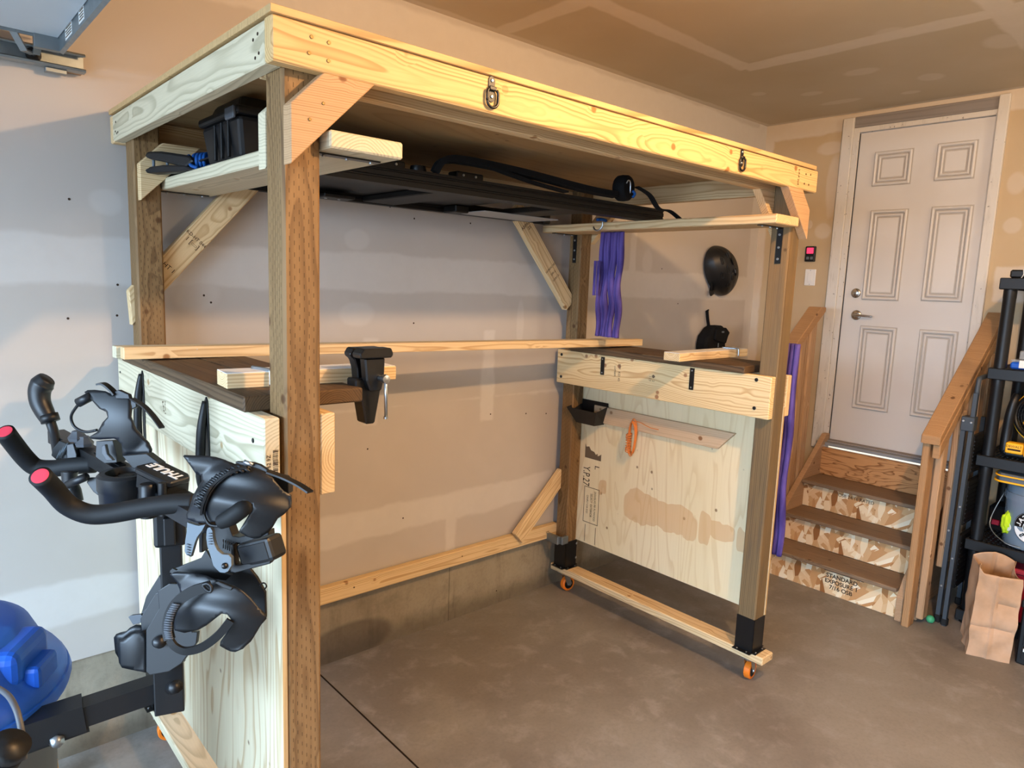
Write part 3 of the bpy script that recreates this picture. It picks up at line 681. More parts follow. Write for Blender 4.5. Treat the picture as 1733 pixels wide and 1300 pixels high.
# ---- ink stamps on the lumber
def ft(xdir, ydir, pos): return frame(pos, xdir, ydir)
text('barcode_number', 'ZMAF 62 9Z', .013, ft((0,0,1), (-1,0,0), (-.0015, .0365, 1.405)), 'ink', F, .0002)
for k in range(26): box('barcode_bar', (.008, .020), (.0362, .0368), (1.362+k*.0034, 1.362+k*.0034+random.choice((.0008, .0015, .0022))), 'ink', F) if k % 1 == 0 else None
text('stamp', 'S-P-F', .017, ft((0,-.25,-1), (0,-1,.25), (-.0128, .815, 1.43)), 'ink2', F, .0002)
text('stamp', 'KD-HT  2', .010, ft((0,-.0,-1), (0,-1,0), (-.0128, .795, 1.43)), 'ink2', F, .0002)
text('stamp', 'SPF  KD 45', .020, ft((0,0,-1), (0,-1,0), (2.2735, .905, 1.395)), 'ink2', F, .0002)
text('stamp', 'LUMBER', .016, ft((0,0,-1), (0,-1,0), (2.2735, .935, 1.40)), 'ink2', F, .0002)
text('stamp', '\u2660 2\n. 123', .020, ft((0,0,-1), (0,-1,0), (2.2735, .69, 1.395)), 'ink2', F, .0002)
text('stamp', 'S-P-F 2x4', .017, ft((0,0,-1), (1,0,0), (2.268, -.0006, 2.333)), 'ink', F, .0002)
d1 = V((.415,0,.465)).normalized(); w1 = V((d1.z,0,-d1.x))
p = WM[lb.name].translation.copy(); q = p+d1*.35; yb = D_-.0385-.038
text('stamp', 'KD-HT 044', .018, frame((q.x, yb, q.z), w1, d1), 'ink', F, .0002)
text('stamp', '1 [\u25ad]', .024, frame((q.x-d1.x*.022, yb, q.z-d1.z*.022), w1, d1), 'ink', F, .0002)
text('stamp', 'HT 1', .024, frame((p.x+d1.x*.20, yb, p.z+d1.z*.20), w1, d1), 'ink', F, .0002)
d2 = V((-.445,0,.51)).normalized(); w2 = V((d2.z,0,-d2.x)); p = WM[rb.name].translation.copy()
for s_, k, z_ in (('ABPACT\n  2S', .55, .024), ('NORDIC KD', .27, .016), ('SPF-2', .235, .018), ('S-DRY 2', .20, .016)):
    q = p+d2*k; text('stamp', s_, z_, frame((q.x, yb, q.z), w2, -d2 if 0 else V((w2.z*-1, 0, w2.x))), 'ink', F, .0002)
text('stamp', 'SPF', .02, ft((1,0,0), (0,0,1), (2.245, D_-.0365, .375)), 'ink', F, .0002)
# panel stamps (right)
xs = px-.0126+.0118
xs = L_-.0382
xp = L_-.0380-.0002
def pt(body, size, y, z, mat='ink', sx=1.0): return text('stamp', body, size, ft((0,0,-1), (0,-1,0), (L_-.0382, y, z)), mat, F, .0002, sx=sx)
XP = L_-.0381
def ps(y0, y1, z0, z1, mat='ink'): return box('stamp', (XP-.0006, XP), (y0, y1), (z0, z1), mat, F)
prism('stamp', [(0,.085),(0,0),(.125,0),(.125,.042),(.118,.035),(.10,.025),(.095,.04),(.085,.03),(.07,.045),(.045,.05),(.03,.07),(.008,.065)], .0005, 'ink2', Matrix(((0,0,-1,XP),(-1,0,0,1.232),(0,1,0,.845),(0,0,0,1))), F)
text('stamp', 'Y.P.27', .075, ft((0,0,-1), (0,-1,0), (XP-.0003, 1.215, .735)), 'ink', F, .0002, sx=.62)
text('stamp', 'L', .05, ft((0,0,-1), (0,-1,0), (XP-.0003, 1.135, .80)), 'ink', F, .0002)
for y0, y1, z0, z1 in ((1.105,1.222,.670,.673),(1.105,1.222,.455,.458),(1.219,1.222,.455,.673),(1.105,1.108,.455,.673),(1.200,1.203,.335,.44),(1.118,1.121,.335,.44)): ps(y0, y1, z0, z1)
for yy, s_, z_ in ((1.137,'DOUGLAS FIR PLYWOOD',.020),(1.165,'SELECT  EXTERIOR',.022),(1.195,'CANPLY CSA 0121',.018)): text('stamp', s_, z_, ft((0,0,-1), (0,-1,0), (XP-.0003, yy, .565)), 'ink', F, .0002, sx=.78)
text('stamp', 'S-P-F KD 2\nNLGA  HT', .014, ft((-1,0,0), (0,-1,0), (.100, .92, .1606)), 'ink', F, .0002) if 0 else None

# ================================================================== LUMBER LYING ON THE BENCHES
def barpiece(label, group, P0, P1, w, hz, laminated, hookpts):
    t = thing('clamp_board', label, 'board', (P0[0], P0[1], P0[2]), group)
    d = (V(P1)-V(P0)).normalized(); n = V((0,0,1)).cross(d)
    if laminated:
        lumber('front_strip', V(P0)-n*.020+V((0,0,hz/2)), V(P1)-n*.020+V((0,0,hz/2)), hz, .038, (0,0,1), 'spf', t, .002)
        lumber('rear_strip', V(P0)+n*.020-d*.012+V((0,0,hz/2)), V(P1)+n*.020-d*.09+V((0,0,hz/2)), hz, .038, (0,0,1), 'pale', t, .002)
    else: lumber('block', V(P0)+V((0,0,hz/2)), V(P1)+V((0,0,hz/2)), w, hz, n, 'spf', t, .002)
    return t, d, n
ZT = 1.5615
t, d, n = barpiece('long pale two-by-four resting across both dark benches', None, (-.095, .955, ZT+.007), (2.62, 1.07, ZT-.044), .078, .038, True, ())
for k, ln in ((.13, .16), (2.42, .12)):
    p = V((-.095, .955, ZT+.0395))+d*k
    tube('hook_rod', [p-d*.10, p, p+d*ln*.5], .0042, 'zinc', t, 8, 0)
    tube('hook_rod', [p+d*ln*.5, p+d*(ln*.5+.006)-n*.02, p+d*(ln*.5+.012)-n*.038+V((0,0,-.006))], .0042, 'zinc', t, 8, 4)
    box('strip_label', (-.10, .06), (-.004, .012), (0, .0014), 'labelwhite', t, 0, frame(p+V((0,0,-.0012)), d, n))
def shortpiece(label, P0, P1, khook):
    t, d, n = barpiece(label, None, P0, P1, .089, .038, False, ())
    top = .0384
    box('white_strip', (.0, (V(P1)-V(P0)).length-.002), (-.042, .042), (0, .0016), 'white', t, 0, frame(V(P0)+V((0,0,top-.0003)), d, n))
    p = V(P0)+d*khook+V((0,0,top+.0045))
    tube('hook_rod', [p+n*.03-d*.02, p-n*.03, p-n*.050, p-n*.054+V((0,0,-.010)), p-n*.054+V((0,0,-.039))], .0045, 'zinc', t, 10, 5)
    return t
shortpiece('short two-by-four block lying across the left bench, near post in front of it', (-.012, .300, ZT), (.452, .262, ZT), .105)
shortpiece('short pale block lying on the right bench with a bent zinc rod', (2.115, .465, 1.513), (2.745, .482, 1.513), .52)

# ---- vise on the left bench
vs = thing('bench_vise', 'small black cast bench vise clamped on the edge of the left bench', 'vise', (.30, .235, ZT), None)
def vb(nm, X, Y, Z, bv=.003): return box(nm, X, Y, Z, 'steelblack', vs, bv)
R0 = lambda x, y, z: Matrix(((1,0,0,x),(0,0,-1,y),(0,1,0,z),(0,0,0,1)))      # outline in XZ, depth towards -y
jaw = [(-.045,.092),(-.050,.100),(-.040,.116),(.045,.116),(.052,.100),(.047,.092),(.030,.085),(.026,.060),(.024,.0),(-.022,.0),(-.028,.06),(-.036,.085)]
prism('fixed_jaw', jaw, .035, 'steelblack', R0(.330, .215, 1.545), vs, .003)
jj = prism('jaw_face', [(-.047,0),(.047,0),(.052,.010),(.045,.026),(-.038,.026),(-.050,.012)], .045, 'steelblack', R0(.330, .170, 1.637), vs, .003)
prism('moving_jaw', [(-.03,.09),(.032,.09),(.030,.03),(.022,.0),(-.012,.0),(-.024,.03)], .030, 'steelblack', R0(.330, .165, 1.547), vs, .004)
prism('clamp_leg', [(-.038,.05),(.034,.05),(.040,.02),(.022,-.075),(-.006,-.075),(-.018,-.01),(-.038,.012)], .05, 'steelblack', R0(.322, .205, 1.530), vs, .004)
lathe('vise_screw', [(0,-.03),(.0075,-.03),(.0075,.02),(.011,.024),(.011,.040),(0,.042)], 'zinc', R0(.345, .140, 1.583), vs, 16)
tube('screw_handle', [(.348, .110, 1.595), (.350, .110, 1.480)], .0045, 'zinc', vs, 10, 0)
lathe('handle_knob', [(0,-.004),(.0065,-.003),(.0065,.003),(0,.004)], 'zinc', Matrix.Translation((.350, .110, 1.478)), vs, 12)

# ================================================================== STUFF UNDER THE TOP
ZS = 2.1705
cs = thing('storage_case', 'black plastic storage case standing on the left upper shelf', 'case', (.22, .66, ZS))
Mc = Matrix.Translation((.225, .72, ZS)) @ Matrix.Diagonal((1, 1, 1.12, 1))
bm = bmesh.new(); bmesh.ops.create_cube(bm, size=1)
for v in bm.verts:
    top = v.co.z > 0; v.co = V((v.co.x*(.17 if top else .14), v.co.y*(.31 if top else .27), (.105 if top else 0.0)))
bev(bm, .012, 2); link('case_body', fin(bm, 'case_body'), 'black', Mc, cs, smooth=False)
bm = bmesh.new(); bmesh.ops.create_cube(bm, size=1)
for v in bm.verts: v.co = V((v.co.x*.185, v.co.y*.325, .106+(v.co.z+.5)*.022))
bev(bm, .008, 2); link('case_lid', fin(bm, 'case_lid'), 'black', Mc, cs)
bm = bmesh.new(); bmesh.ops.create_cube(bm, size=1)
for v in bm.verts: v.co = V((v.co.x*.14*(.8 if v.co.z > 0 else 1), v.co.y*.26*(.8 if v.co.z > 0 else 1), .128+(v.co.z+.5)*.035))
bev(bm, .012, 2); link('case_lid_dome', fin(bm, 'case_lid_dome'), 'black', Mc, cs)
for y in (-.075, -.02, .035): box('case_rib', (-.088, -.078), (y-.006, y+.006), (.008, .10), 'alublack', cs, .002, Mc)
box('latch', (-.100, -.090), (-.155, -.09), (.095, .125), 'greyb', cs, .003, Mc)
cl2 = thing('rope_ratchet', 'black clamp with a coil of blue rope on the left upper shelf beside the case', 'clamp', (.18, 1.06, ZS))
def sh(nm, pts, d, bulge, th, mat, par, step=6.0): return shell(nm, pts, (lambda u, v: d+bulge(u, v)) if callable(bulge) else (lambda u, v: d), th, mat, par, step)
prism('clamp_jaw', [(-.10,.055),(-.085,.072),(-.02,.070),(.12,.050),(.14,.03),(.10,.012),(-.01,.035),(-.07,.045)], .045, 'black', frame((.135, 1.125, ZS+.001), (.38,-.92,0), (0,0,1)), cl2, .008, seg=2)
prism('clamp_jaw', [(-.09,.0),(-.10,.012),(-.07,.022),(-.01,.025),(.10,.02),(.16,.0)], .045, 'black', frame((.135, 1.125, ZS+.001), (.38,-.92,0), (0,0,1)), cl2, .006, seg=2)
for x, y in ((.085, 1.195), (.112, 1.135)): tube('clamp_pin', [(x, y, ZS+.015), (x, y, ZS+.062)], .005, 'grey', cl2, 8, 0)
for k in range(4):
    P = [V((.175+.022*math.sin(a)+.006*k, 1.01-k*.017+.010*math.cos(a*2), ZS+.036+.024*math.cos(a))) for a in [i*math.pi/6 for i in range(13)]]
    tube('blue_rope', P, .0062, 'blu2', cl2, 8, 3)
tube('blue_rope', [(.15, 1.03, ZS+.055), (.145, 1.0, ZS+.022), (.15, .95, ZS+.008)], .006, 'blu2', cl2, 8, 4)

# ---- long black aluminium roof rack stored across both upper shelves
rk = thing('roof_rack_bars', 'long black aluminium rail rack lying across both upper shelves under the plywood top', 'rack', (1.2, .9, ZS))
def rail(nm, y, z, x0, x1, wy=.035, hz=.05):
    pr = [(-wy/2,0),(wy/2,0),(wy/2,hz*.3),(wy/2-.004,hz*.34),(wy/2-.004,hz*.42),(wy/2,hz*.46),(wy/2,hz*.7),(wy/2-.004,hz*.74),(wy/2-.004,hz*.8),(wy/2,hz*.84),(wy/2,hz),(-wy/2,hz),(-wy/2,hz*.84),(-wy/2+.004,hz*.8),(-wy/2+.004,hz*.74),(-wy/2,hz*.7),(-wy/2,hz*.46),(-wy/2+.004,hz*.42),(-wy/2+.004,hz*.34),(-wy/2,hz*.3)]
    return prism(nm, pr, x1-x0, 'alublack', Matrix(((0,0,1,x0),(1,0,0,y),(0,1,0,z),(0,0,0,1))), rk)
rail('side_rail', .70, ZS+.001, .16, 2.27, .040, .062)
rail('side_rail', .745, ZS+.003, .16, 2.27, .036, .040)
rail('side_rail', 1.325, ZS+.001, .16, 2.08, .040, .050)
for x in (.95, 1.62): box('cross_member', (x, x+.16), (.765, 1.304), (ZS+.004, ZS+.030), 'alublack', rk, .004)
box('deck_panel', (.16, 1.455), (.768, 1.302), (ZS+.030, ZS+.036), 'alublack', rk, .001)
box('silver_panel', (1.46, 1.94), (1.08, 1.302), (ZS+.002, ZS+.003), flat('silver_paint', '#a9acb0', .45, .4), rk, .002)
box('rail_end', (2.045, 2.095), (1.295, 1.352), (ZS+.001, ZS+.058), 'black', rk, .008, seg=2)
for x in (.66, 1.02):
    box('mount_bracket', (x, x+.13), (.715, .775), (ZS+.063, ZS+.092), 'black', rk, .006, seg=2)
    for q in (.03, .09): disc('screw', .005, .003, 'zinc', (x+q, .714, ZS+.078), (0,-1,0), rk)
box('mount_bracket', (.72, .86), (1.20, 1.300), (ZS-.004, ZS+.012), 'black', rk, .004)
for q in (.03, .09): disc('screw', .006, .003, 'zinc', (.72+q, 1.25, ZS-.004), (0,0,-1), rk)
box('mount_bracket', (1.38, 1.46), (1.20, 1.300), (ZS-.004, ZS+.03), 'black', rk, .005)
lathe('clamp_knob', [(0,0),(.028,0),(.032,.008),(.028,.03),(0,.034)], 'black', Matrix.Translation((.86, .74, ZS+.058)), rk, 20)
st = thing('ratchet_strap', 'black webbing strap with a thick roll lying on top of the black rail rack', 'strap', (1.7, .64, ZS+.065))
tube('webbing', [(.90,.69,ZS+.068),(.93,.685,ZS+.110),(1.02,.68,ZS+.125),(1.3,.66,ZS+.115),(1.65,.64,ZS+.090),(1.84,.63,ZS+.085)], 0, 'fabric', st, smooth=6, rect=(.012, .018), up=(0,0,1))
tube('webbing', [(1.12,.665,ZS+.118),(1.35,.66,ZS+.085),(1.55,.655,ZS+.067)], 0, 'fabric', st, smooth=6, rect=(.004, .018), up=(0,0,1))
lathe('webbing_roll', [(0,-.03),(.050,-.03),(.056,-.022),(.058,0),(.056,.022),(.050,.03),(0,.03)], 'fabric', Matrix.Translation((1.90, .635, ZS+.121)) @ Matrix.Rotation(math.pi/2, 4, 'X') @ Matrix.Rotation(.2, 4, 'Y'), st, 28)
tube('webbing', [(1.95,.60,ZS+.13),(2.02,.58,ZS+.10),(2.08,.57,ZS+.045),(2.14,.55,ZS+.038),(2.20,.53,ZS+.004)], 0, 'fabric', st, smooth=6, rect=(.0025, .016), up=(0,0,1))
tube('wire_hook', [(1.865,.590,ZS+.135),(1.870,.585,ZS+.148),(1.884,.584,ZS+.140),(1.888,.585,ZS+.095)], .0028, 'zinc', st, 8, 4)
tube('blue_cord', [(1.90,.582,ZS+.105),(1.915,.580,ZS+.095),(1.905,.583,ZS+.078)], .006, 'blu2', st, 8, 4)
# ---- purple slings
def sling(label, x, y0, y1, z1, z0, nx, n=5, seed=0, thick=.012, hook=True):
    rnd = random.Random(seed); t = thing('lifting_sling', label, 'sling', (x, (y0+y1)/2, z0), None)
    w = (y1-y0)
    for k in range(n):
        yc = y0+(k+.5)*w/n; ph = rnd.random()*6
        P = [V((x+nx*(.006+.006*math.sin(ph+i*.9))+ (k % 2)*.008, yc+.0035*math.sin(ph+i*1.3)+ (yc-(y0+y1)/2)*(.0 if i < 6 else .02*(i-6)), z1+(z0-z1)*i/12)) for i in range(13)]
        tube('sling_strand', P, [max(.0135, w/n*.62)+.002*math.sin(i*1.1+ph) for i in range(13)], 'purple', t, 10, 4)
    return t
t = sling('purple round sling hanging from the right upper shelf by a steel hook', 2.195, .868, 1.018, 2.128, 1.585, 1, 7, 2)
tube('steel_hook', [(2.075,.905,2.168),(2.077,.905,2.150),(2.073,.915,2.133),(2.070,.935,2.126),(2.072,.955,2.134),(2.074,.962,2.146)], .0045, 'zinc', t, 10, 5)
tube('blue_cord', [(2.06,.93,2.178),(2.09,.925,2.182),(2.12,.92,2.178)], .008, 'blu2', t, 8, 3)
for s_ in (0, 1): box('stitched_tab', (2.160, 2.164), (.985-.0*s_+s_*.022, 1.003+s_*.022), (1.80, 1.98), 'purple', t, .001)
sling('purple sling bundle hanging on the outer side of the right end panel', 2.480, .03, .15, 1.62, .60, 1, 5, 5)

# ---- helmet and bag on the back wall
hm = thing('bike_helmet', 'black vented bicycle helmet hanging on the back wall', 'helmet', (3.87, 1.37, 1.97))
bm = bmesh.new(); NL, NM = 20, 28; c0 = V((3.90, 1.385, 1.985))
ax = V((.42, 0, -1)).normalized(); bx = V((1, 0, .42)).normalized(); cy_ = V((0,-1,0)); rings = []
prof = [(-.205,.02),(-.19,.07),(-.15,.115),(-.09,.143),(-.02,.150),(.05,.140),(.11,.112),(.155,.08),(.185,.045),(.195,.015)]
for s_, w_ in prof:
    rr = []
    for k in range(17):
        a = math.pi*k/16; groove = 1-.05*(1 if (k in (4, 7, 9, 12)) else 0)
        rr.append(bm.verts.new(ax*s_*.98 - bx*math.cos(a)*w_*(1.0) + cy_*math.sin(a)*w_*1.0*groove + bx*(.03*s_/.2)))
    rings.append(rr)
for i in range(len(rings)-1):
    for k in range(16): bm.faces.new((rings[i][k], rings[i][k+1], rings[i+1][k+1], rings[i+1][k]))
for rr in (rings[0], rings[-1]): bm.faces.new(rr)
bm.normal_update()
from mathutils.bvhtree import BVHTree
hb_bvh = BVHTree.FromBMesh(bm)
h_ = link('helmet_shell', fin(bm, 'shell'), 'rackblack', Matrix.Translation(c0), hm, smooth=True)
h_.modifiers.new('sub', 'SUBSURF').levels = 1; h_.modifiers['sub'].render_levels = 2
for (s_, k_, ln) in ((-.10,-.05,.05),(-.02,-.01,.06),(.05,.03,.05),(-.06,.05,.05),(.03,.07,.05),(-.12,.02,.04),(.0,-.07,.045),(.09,-.02,.045)):
    vd = V((-.62,-.78,0)).normalized(); hit, nn, *_ = hb_bvh.ray_cast(ax*s_+bx*(k_)+V((0,-.06,0))+vd*.6, -vd)
    if hit is None: continue
    if nn.dot(vd) < 0: nn = -nn
    xx = (ax-nn*ax.dot(nn)).normalized(); Mv = frame(c0+hit, xx, nn.cross(xx))
    prism('vent_rim', [(-ln*.62,0),(-ln*.3,-.013),(ln*.45,-.011),(ln*.6,0),(ln*.45,.011),(-ln*.3,.013)], .005, 'rackblack', Mv @ Matrix.Translation((0,0,-.002)), hm, .0015, holes=[[(-ln*.5,0),(-ln*.25,-.008),(ln*.4,-.007),(ln*.48,0),(ln*.4,.007),(-ln*.25,.008)]])
    prism('vent', [(-ln*.5,0),(-ln*.25,-.008),(ln*.4,-.007),(ln*.48,0),(ln*.4,.007),(-ln*.25,.008)], .0015, 'rubber', Mv, hm)
tube('chin_strap', [c0-bx*.10+ax*.02, c0-bx*.145+ax*.05+cy_*.03, c0-bx*.15+ax*.09+cy_*.02, c0-bx*.10+ax*.12], .010, 'fabric', hm, 8, 5)
box('strap_buckle', (-.02,.02), (-.02,.02), (-.01,.01), 'black', hm, .006, frame(c0-bx*.155+ax*.10+cy_*.03, ax, bx))
box('helmet_badge', (-.012,.012), (-.006,.006), (0,.002), 'greyb', hm, 0, frame(c0-bx*.01-ax*.01+cy_*.149, ax, bx))
bg_ = thing('pouch', 'small black zipped pouch hanging by its loop below the helmet', 'bag', (3.83, 1.37, 1.30))
P0_ = [(3.715,1.30),(3.700,1.47),(3.715,1.53),(3.78,1.585),(3.82,1.60),(3.90,1.60),(3.955,1.57),(3.99,1.555),(3.975,1.50),(3.955,1.47),(3.965,1.40),(3.96,1.30)]
o = prism('pouch_body', [(x-3.83, z-1.30) for x, z in P0_], .10, 'fabric', Matrix(((1,0,0,3.83),(0,0,-1,1.40),(0,1,0,1.30),(0,0,0,1))), bg_, .025, seg=3)
tube('hang_loop', [(3.815,1.37,1.59),(3.80,1.375,1.65),(3.795,1.38,1.70),(3.81,1.385,1.705)], 0, 'fabric', bg_, smooth=4, rect=(.004,.011), up=(1,0,0))
prism('pouch_flap', [(-.05,.20),(-.04,.275),(.0,.29),(.09,.285),(.14,.25),(.12,.22),(.10,.17),(.02,.18)], .02, 'fabric', Matrix(((1,0,0,3.83),(0,0,-1,1.305),(0,1,0,1.30),(0,0,0,1))), bg_, .006)
box('pouch_badge', (3.855, 3.885), (1.2820, 1.2845), (1.550, 1.562), 'grey', bg_, .0008)
box('pouch_tag', (3.838, 3.850), (1.2965, 1.2995), (1.445, 1.475), 'grey', bg_, .0005)
# ---- small bin and cord on the cleat
pb = thing('parts_bin', 'small open black plastic bin hooked over the cleat board on the right panel', 'bin', (2.33, 1.16, 1.06))
bm = bmesh.new(); fx, bx_ = 2.268, 2.395
O = [(bx_, 1.065, 1.175), (bx_, 1.275, 1.175), (fx+.01, 1.285, 1.150), (fx+.01, 1.055, 1.150)]; Bt = [(bx_, 1.095, 1.065), (bx_, 1.235, 1.065), (fx+.045, 1.235, 1.065), (fx+.045, 1.095, 1.065)]
ov = [bm.verts.new(p) for p in O]; bv2 = [bm.verts.new(p) for p in Bt]
for i in range(4): bm.faces.new((ov[i], ov[(i+1) % 4], bv2[(i+1) % 4], bv2[i]))
bm.faces.new(bv2)
o = link('bin_body', fin(bm, 'bin'), 'black', None, pb); md = o.modifiers.new('t', 'SOLIDIFY'); md.thickness = .003
box('bin_hook', (bx_-.002, bx_+.002), (1.07, 1.27), (1.17, 1.192), 'black', pb, .001)
cd_ = thing('orange_cord', 'coil of thin orange cord hanging from a nail on the cleat board', 'cord', (2.36, .86, 1.0))
rn = random.Random(8)
for k in range(5):
    a = .022+.004*rn.random(); b = .085+.012*rn.random(); cyy = .862+.006*rn.random(); czz = 1.045-.004*k
    tube('cord_loop', [V((2.372-.004*k+.003*math.sin(3*t_), cyy+a*math.cos(t_), czz+b*math.sin(t_))) for t_ in [i*math.pi/9 for i in range(19)]], .0026, 'cord', cd_, 6, 3)
for k in range(9):
    z = .955+.012*k; tube('cord_wrap', [V((2.366+.016*math.cos(t_), .887+.010*math.sin(t_)*1.3, z+.004*math.sin(t_+k))) for t_ in [i*math.pi/4 for i in range(9)]], .0028, 'cord', cd_, 6, 2)
tube('cord_tail', [(2.370,.862,1.128),(2.372,.82,1.128),(2.374,.76,1.112),(2.374,.70,1.110)], .0018, 'cord', cd_, 6, 5)
disc('nail', .003, .012, 'zinc', (2.383, .862, 1.13), (-1,0,0), cd_)

# ================================================================== STAIRS
ST = thing('entry_stairs', 'wooden entry stairs of stained treads and chipboard risers up to the white door', 'stairs', (4.0, .28, 0))
RH, RX, RR = .192, 3.645, .222; ys0, ys1 = -.135, .685
for k in range(4):
    x = RX+k*RR
    o = board('riser', (x, x+.018), (ys0, ys1), (k*RH+.001, (k+1)*RH-(.026 if k < 3 else .0)), 'y', 'osb' if k < 3 else 'riserply', ST, .0008)
    if k < 3: board('tread', (x-.045, x+RR-.001), (ys0, ys1+.0), ((k+1)*RH-.025, (k+1)*RH), 'y', 'tread', ST, .004)
board('landing', (RX+3*RR+.018, XW-.11), (ys0, ys1), (4*RH-.02, 4*RH), 'y', 'riserply', ST, .002)
def sidepoly(nm, y, th, pts, mat): return prism(nm, pts, th, mat, Matrix(((1,0,0,0),(0,0,-1,y),(0,1,0,0),(0,0,0,1))), ST, .002)
slope = RH/RR
sidepoly('stringer', ys1+.038, .037, [(RX-.03,.0),(RX-.03,.10),(RX+.02,.24),(RX+3*RR+.06,.24+3*RH+.04),(XW-.04,.24+3*RH+.04),(XW-.04,0)], 'picket')
sidepoly('stringer', ys0-.001, .037, [(RX-.035,.0),(RX-.035,.14),(RX+.03,.235),(RX+3*RR+.02,.80),(XW-.02,.80),(XW-.02,0)], 'picket')
text('stamp', 'STANDARD\nEXPOSURE 1\n7/16 OSB', .036, frame((RX-.0006, .19, .085), (0,-1,0), (0,0,1)), 'ink', ST, .0002, bold=.0008)
box('stamp', (RX-.001, RX-.0002), (.06, .30), (.148, .158), 'ink', ST)
text('stamp', 'OSB 24/16 RATED', .03, frame((RX+2*RR-.0006, .33, .515), (0,-1,0), (0,0,1)), 'ink', ST, .0002)
# rails with their pickets: left run then right run
def railing(yc, x0, z0, x1, z1, side, picks, base):
    d = V((x1-x0, 0, z1-z0)); n = V((-d.z, 0, d.x)).normalized()
    t = d.z/d.length*.0
    o = lumber('rail_cap', (x0, yc, z0), (x1, yc, z1), .089, .038, (0,1,0), 'rail', ST, .004)
    return o
sl = .86
# right side
yR = -.232
prism('rail_cap', [(3.535,1.068),(3.535,1.115),(4.445,1.782),(4.445,1.735)], .094, 'rail', Matrix(((1,0,0,0),(0,0,-1,yR+.047),(0,1,0,0),(0,0,0,1))), ST, .004)
prism('rail_support', [(3.560,.990),(3.560,1.067),(4.445,1.717),(4.445,1.640)], .038, 'rail', Matrix(((1,0,0,0),(0,0,-1,yR-.008),(0,1,0,0),(0,0,0,1))), ST, .004)
def rz(x): return 1.068+(x-3.535)*.733
board('newel_post', (3.565, 3.650), (yR+.006, yR+.044), (.0, rz(3.565)-.002), 'z', 'rail', ST, .004)
board('picket', (3.665, 3.745), (yR-.032, yR+.006), (.03, rz(3.665)-.06), 'z', 'picket', ST, .006)
board('picket', (3.70, 3.83), (yR+.008, yR+.044), (.0, rz(3.70)-.003), 'z', 'picket', ST, .006)
for k, x in enumerate((3.86, 4.0, 4.14, 4.28)): board('picket', (x, x+.089), (yR-.046, yR-.009), (.30, rz(x)-.08), 'z', 'picket', ST, .006)
# left side
yLf = .745
prism('rail_cap', [(3.70,1.405),(3.70,1.445),(4.40,1.995),(4.445,1.995),(4.445,1.95)], .094, 'rail', Matrix(((1,0,0,0),(0,0,-1,yLf+.047),(0,1,0,0),(0,0,0,1))), ST, .004) if 0 else None
capL = [(3.50,1.258),(3.50,1.305),(4.085,1.765),(4.155,1.765),(4.155,1.735)]
prism('rail_cap', capL, .092, 'rail', Matrix(((1,0,0,.0),(0,0,-1,.775),(0,1,0,.0),(0,0,0,1))), ST, .004)
def lz(x): return 1.258+(x-3.50)*.755
board('newel_post', (3.50, 3.589), (.690, .728), (.0, lz(3.50)-.004), 'z', 'picket', ST, .005)
for k, x in enumerate((3.60, 3.72, 3.84, 3.96, 4.065)): board('picket', (x, x+.089), (.729+(k % 2)*.006, .767), (.05, lz(x)-.004), 'z', 'picket', ST, .010)

# ================================================================== WALL CONTROLS
oc = thing('door_opener_control', 'small black wall control with a lit red screen, above the light switch', 'control', (xr, .965, 2.14))
prism('control_body', [(.0,-.055),(.0,.055),(.075,.055),(.075,-.055)], .022, 'black', R90(xr-.0005, 1.006, 2.14), oc, .006, seg=2)
box('control_screen', (xr-.0245, xr-.0222), (.943, .993), (2.142, 2.184), 'screen', oc, .001)
for y in (.982, .953): box('control_button', (xr-.0245, xr-.0222), (y-.010, y+.010), (2.100, 2.120), 'grey', oc, .001)
sw = thing('light_switch', 'white rocker light switch plate left of the door frame', 'switch', (xr, .965, 1.97))
box('switch_plate', (xr-.007, xr-.0003), (.918, .998), (1.912, 2.030), 'white', sw, .003)
box('switch_rocker', (xr-.011, xr-.007), (.940, .976), (1.935, 2.007), 'white', sw, .002)
for z in (1.921, 2.021): disc('screw', .003, .001, 'galv', (xr-.007, .958, z), (-1,0,0), sw)

# ================================================================== BIKE RACK ON THE LEFT PANEL
BR = thing('bike_rack', 'black hitch bike rack with foam arms and moulded cradles hanging on the left panel', 'bike rack', W(288, 1180, 1.62))
def px1(pts, ox, oy, k): return [(ox+x/k, oy+y/k) for x, y in pts]
Z1 = lambda pts: px1(pts, 0, 620, 4.333)
Z2 = lambda pts: px1(pts, 270, 740, 5.0)
Z3 = lambda pts: px1(pts, 180, 930, 4.333)
RB = 'rackblack'
def rt(nm, pts, r, mat=RB, n=14, sm=8, par=BR, **k): return tube(nm, [W(*p) for p in pts], r, mat, par, n, sm, **k)
def plate(nm, pts, d, th, mat=RB, par=BR, bulge=None, step=7, tilt=(0, 0)):
    cx_ = sum(p[0] for p in pts)/len(pts); cy_ = sum(p[1] for p in pts)/len(pts)
    xs = [p[0] for p in pts]; ys = [p[1] for p in pts]; hw = (max(xs)-min(xs))/2; hh = (max(ys)-min(ys))/2
    def df(u, v):
        a, b = (u-cx_)/hw, (v-cy_)/hh
        return d + tilt[0]*a + tilt[1]*b - (bulge*(1-min(1, a*a*.8+b*b*.8)) if bulge else 0)
    o = shell(nm, pts, df, th, mat, par, step)
    if not bulge:
        for p_ in o.data.polygons: p_.use_smooth = False
        b_ = o.modifiers.new('edge', 'BEVEL'); b_.width = .0018; b_.segments = 2; b_.limit_method = 'ANGLE'; b_.angle_limit = .9
    return o
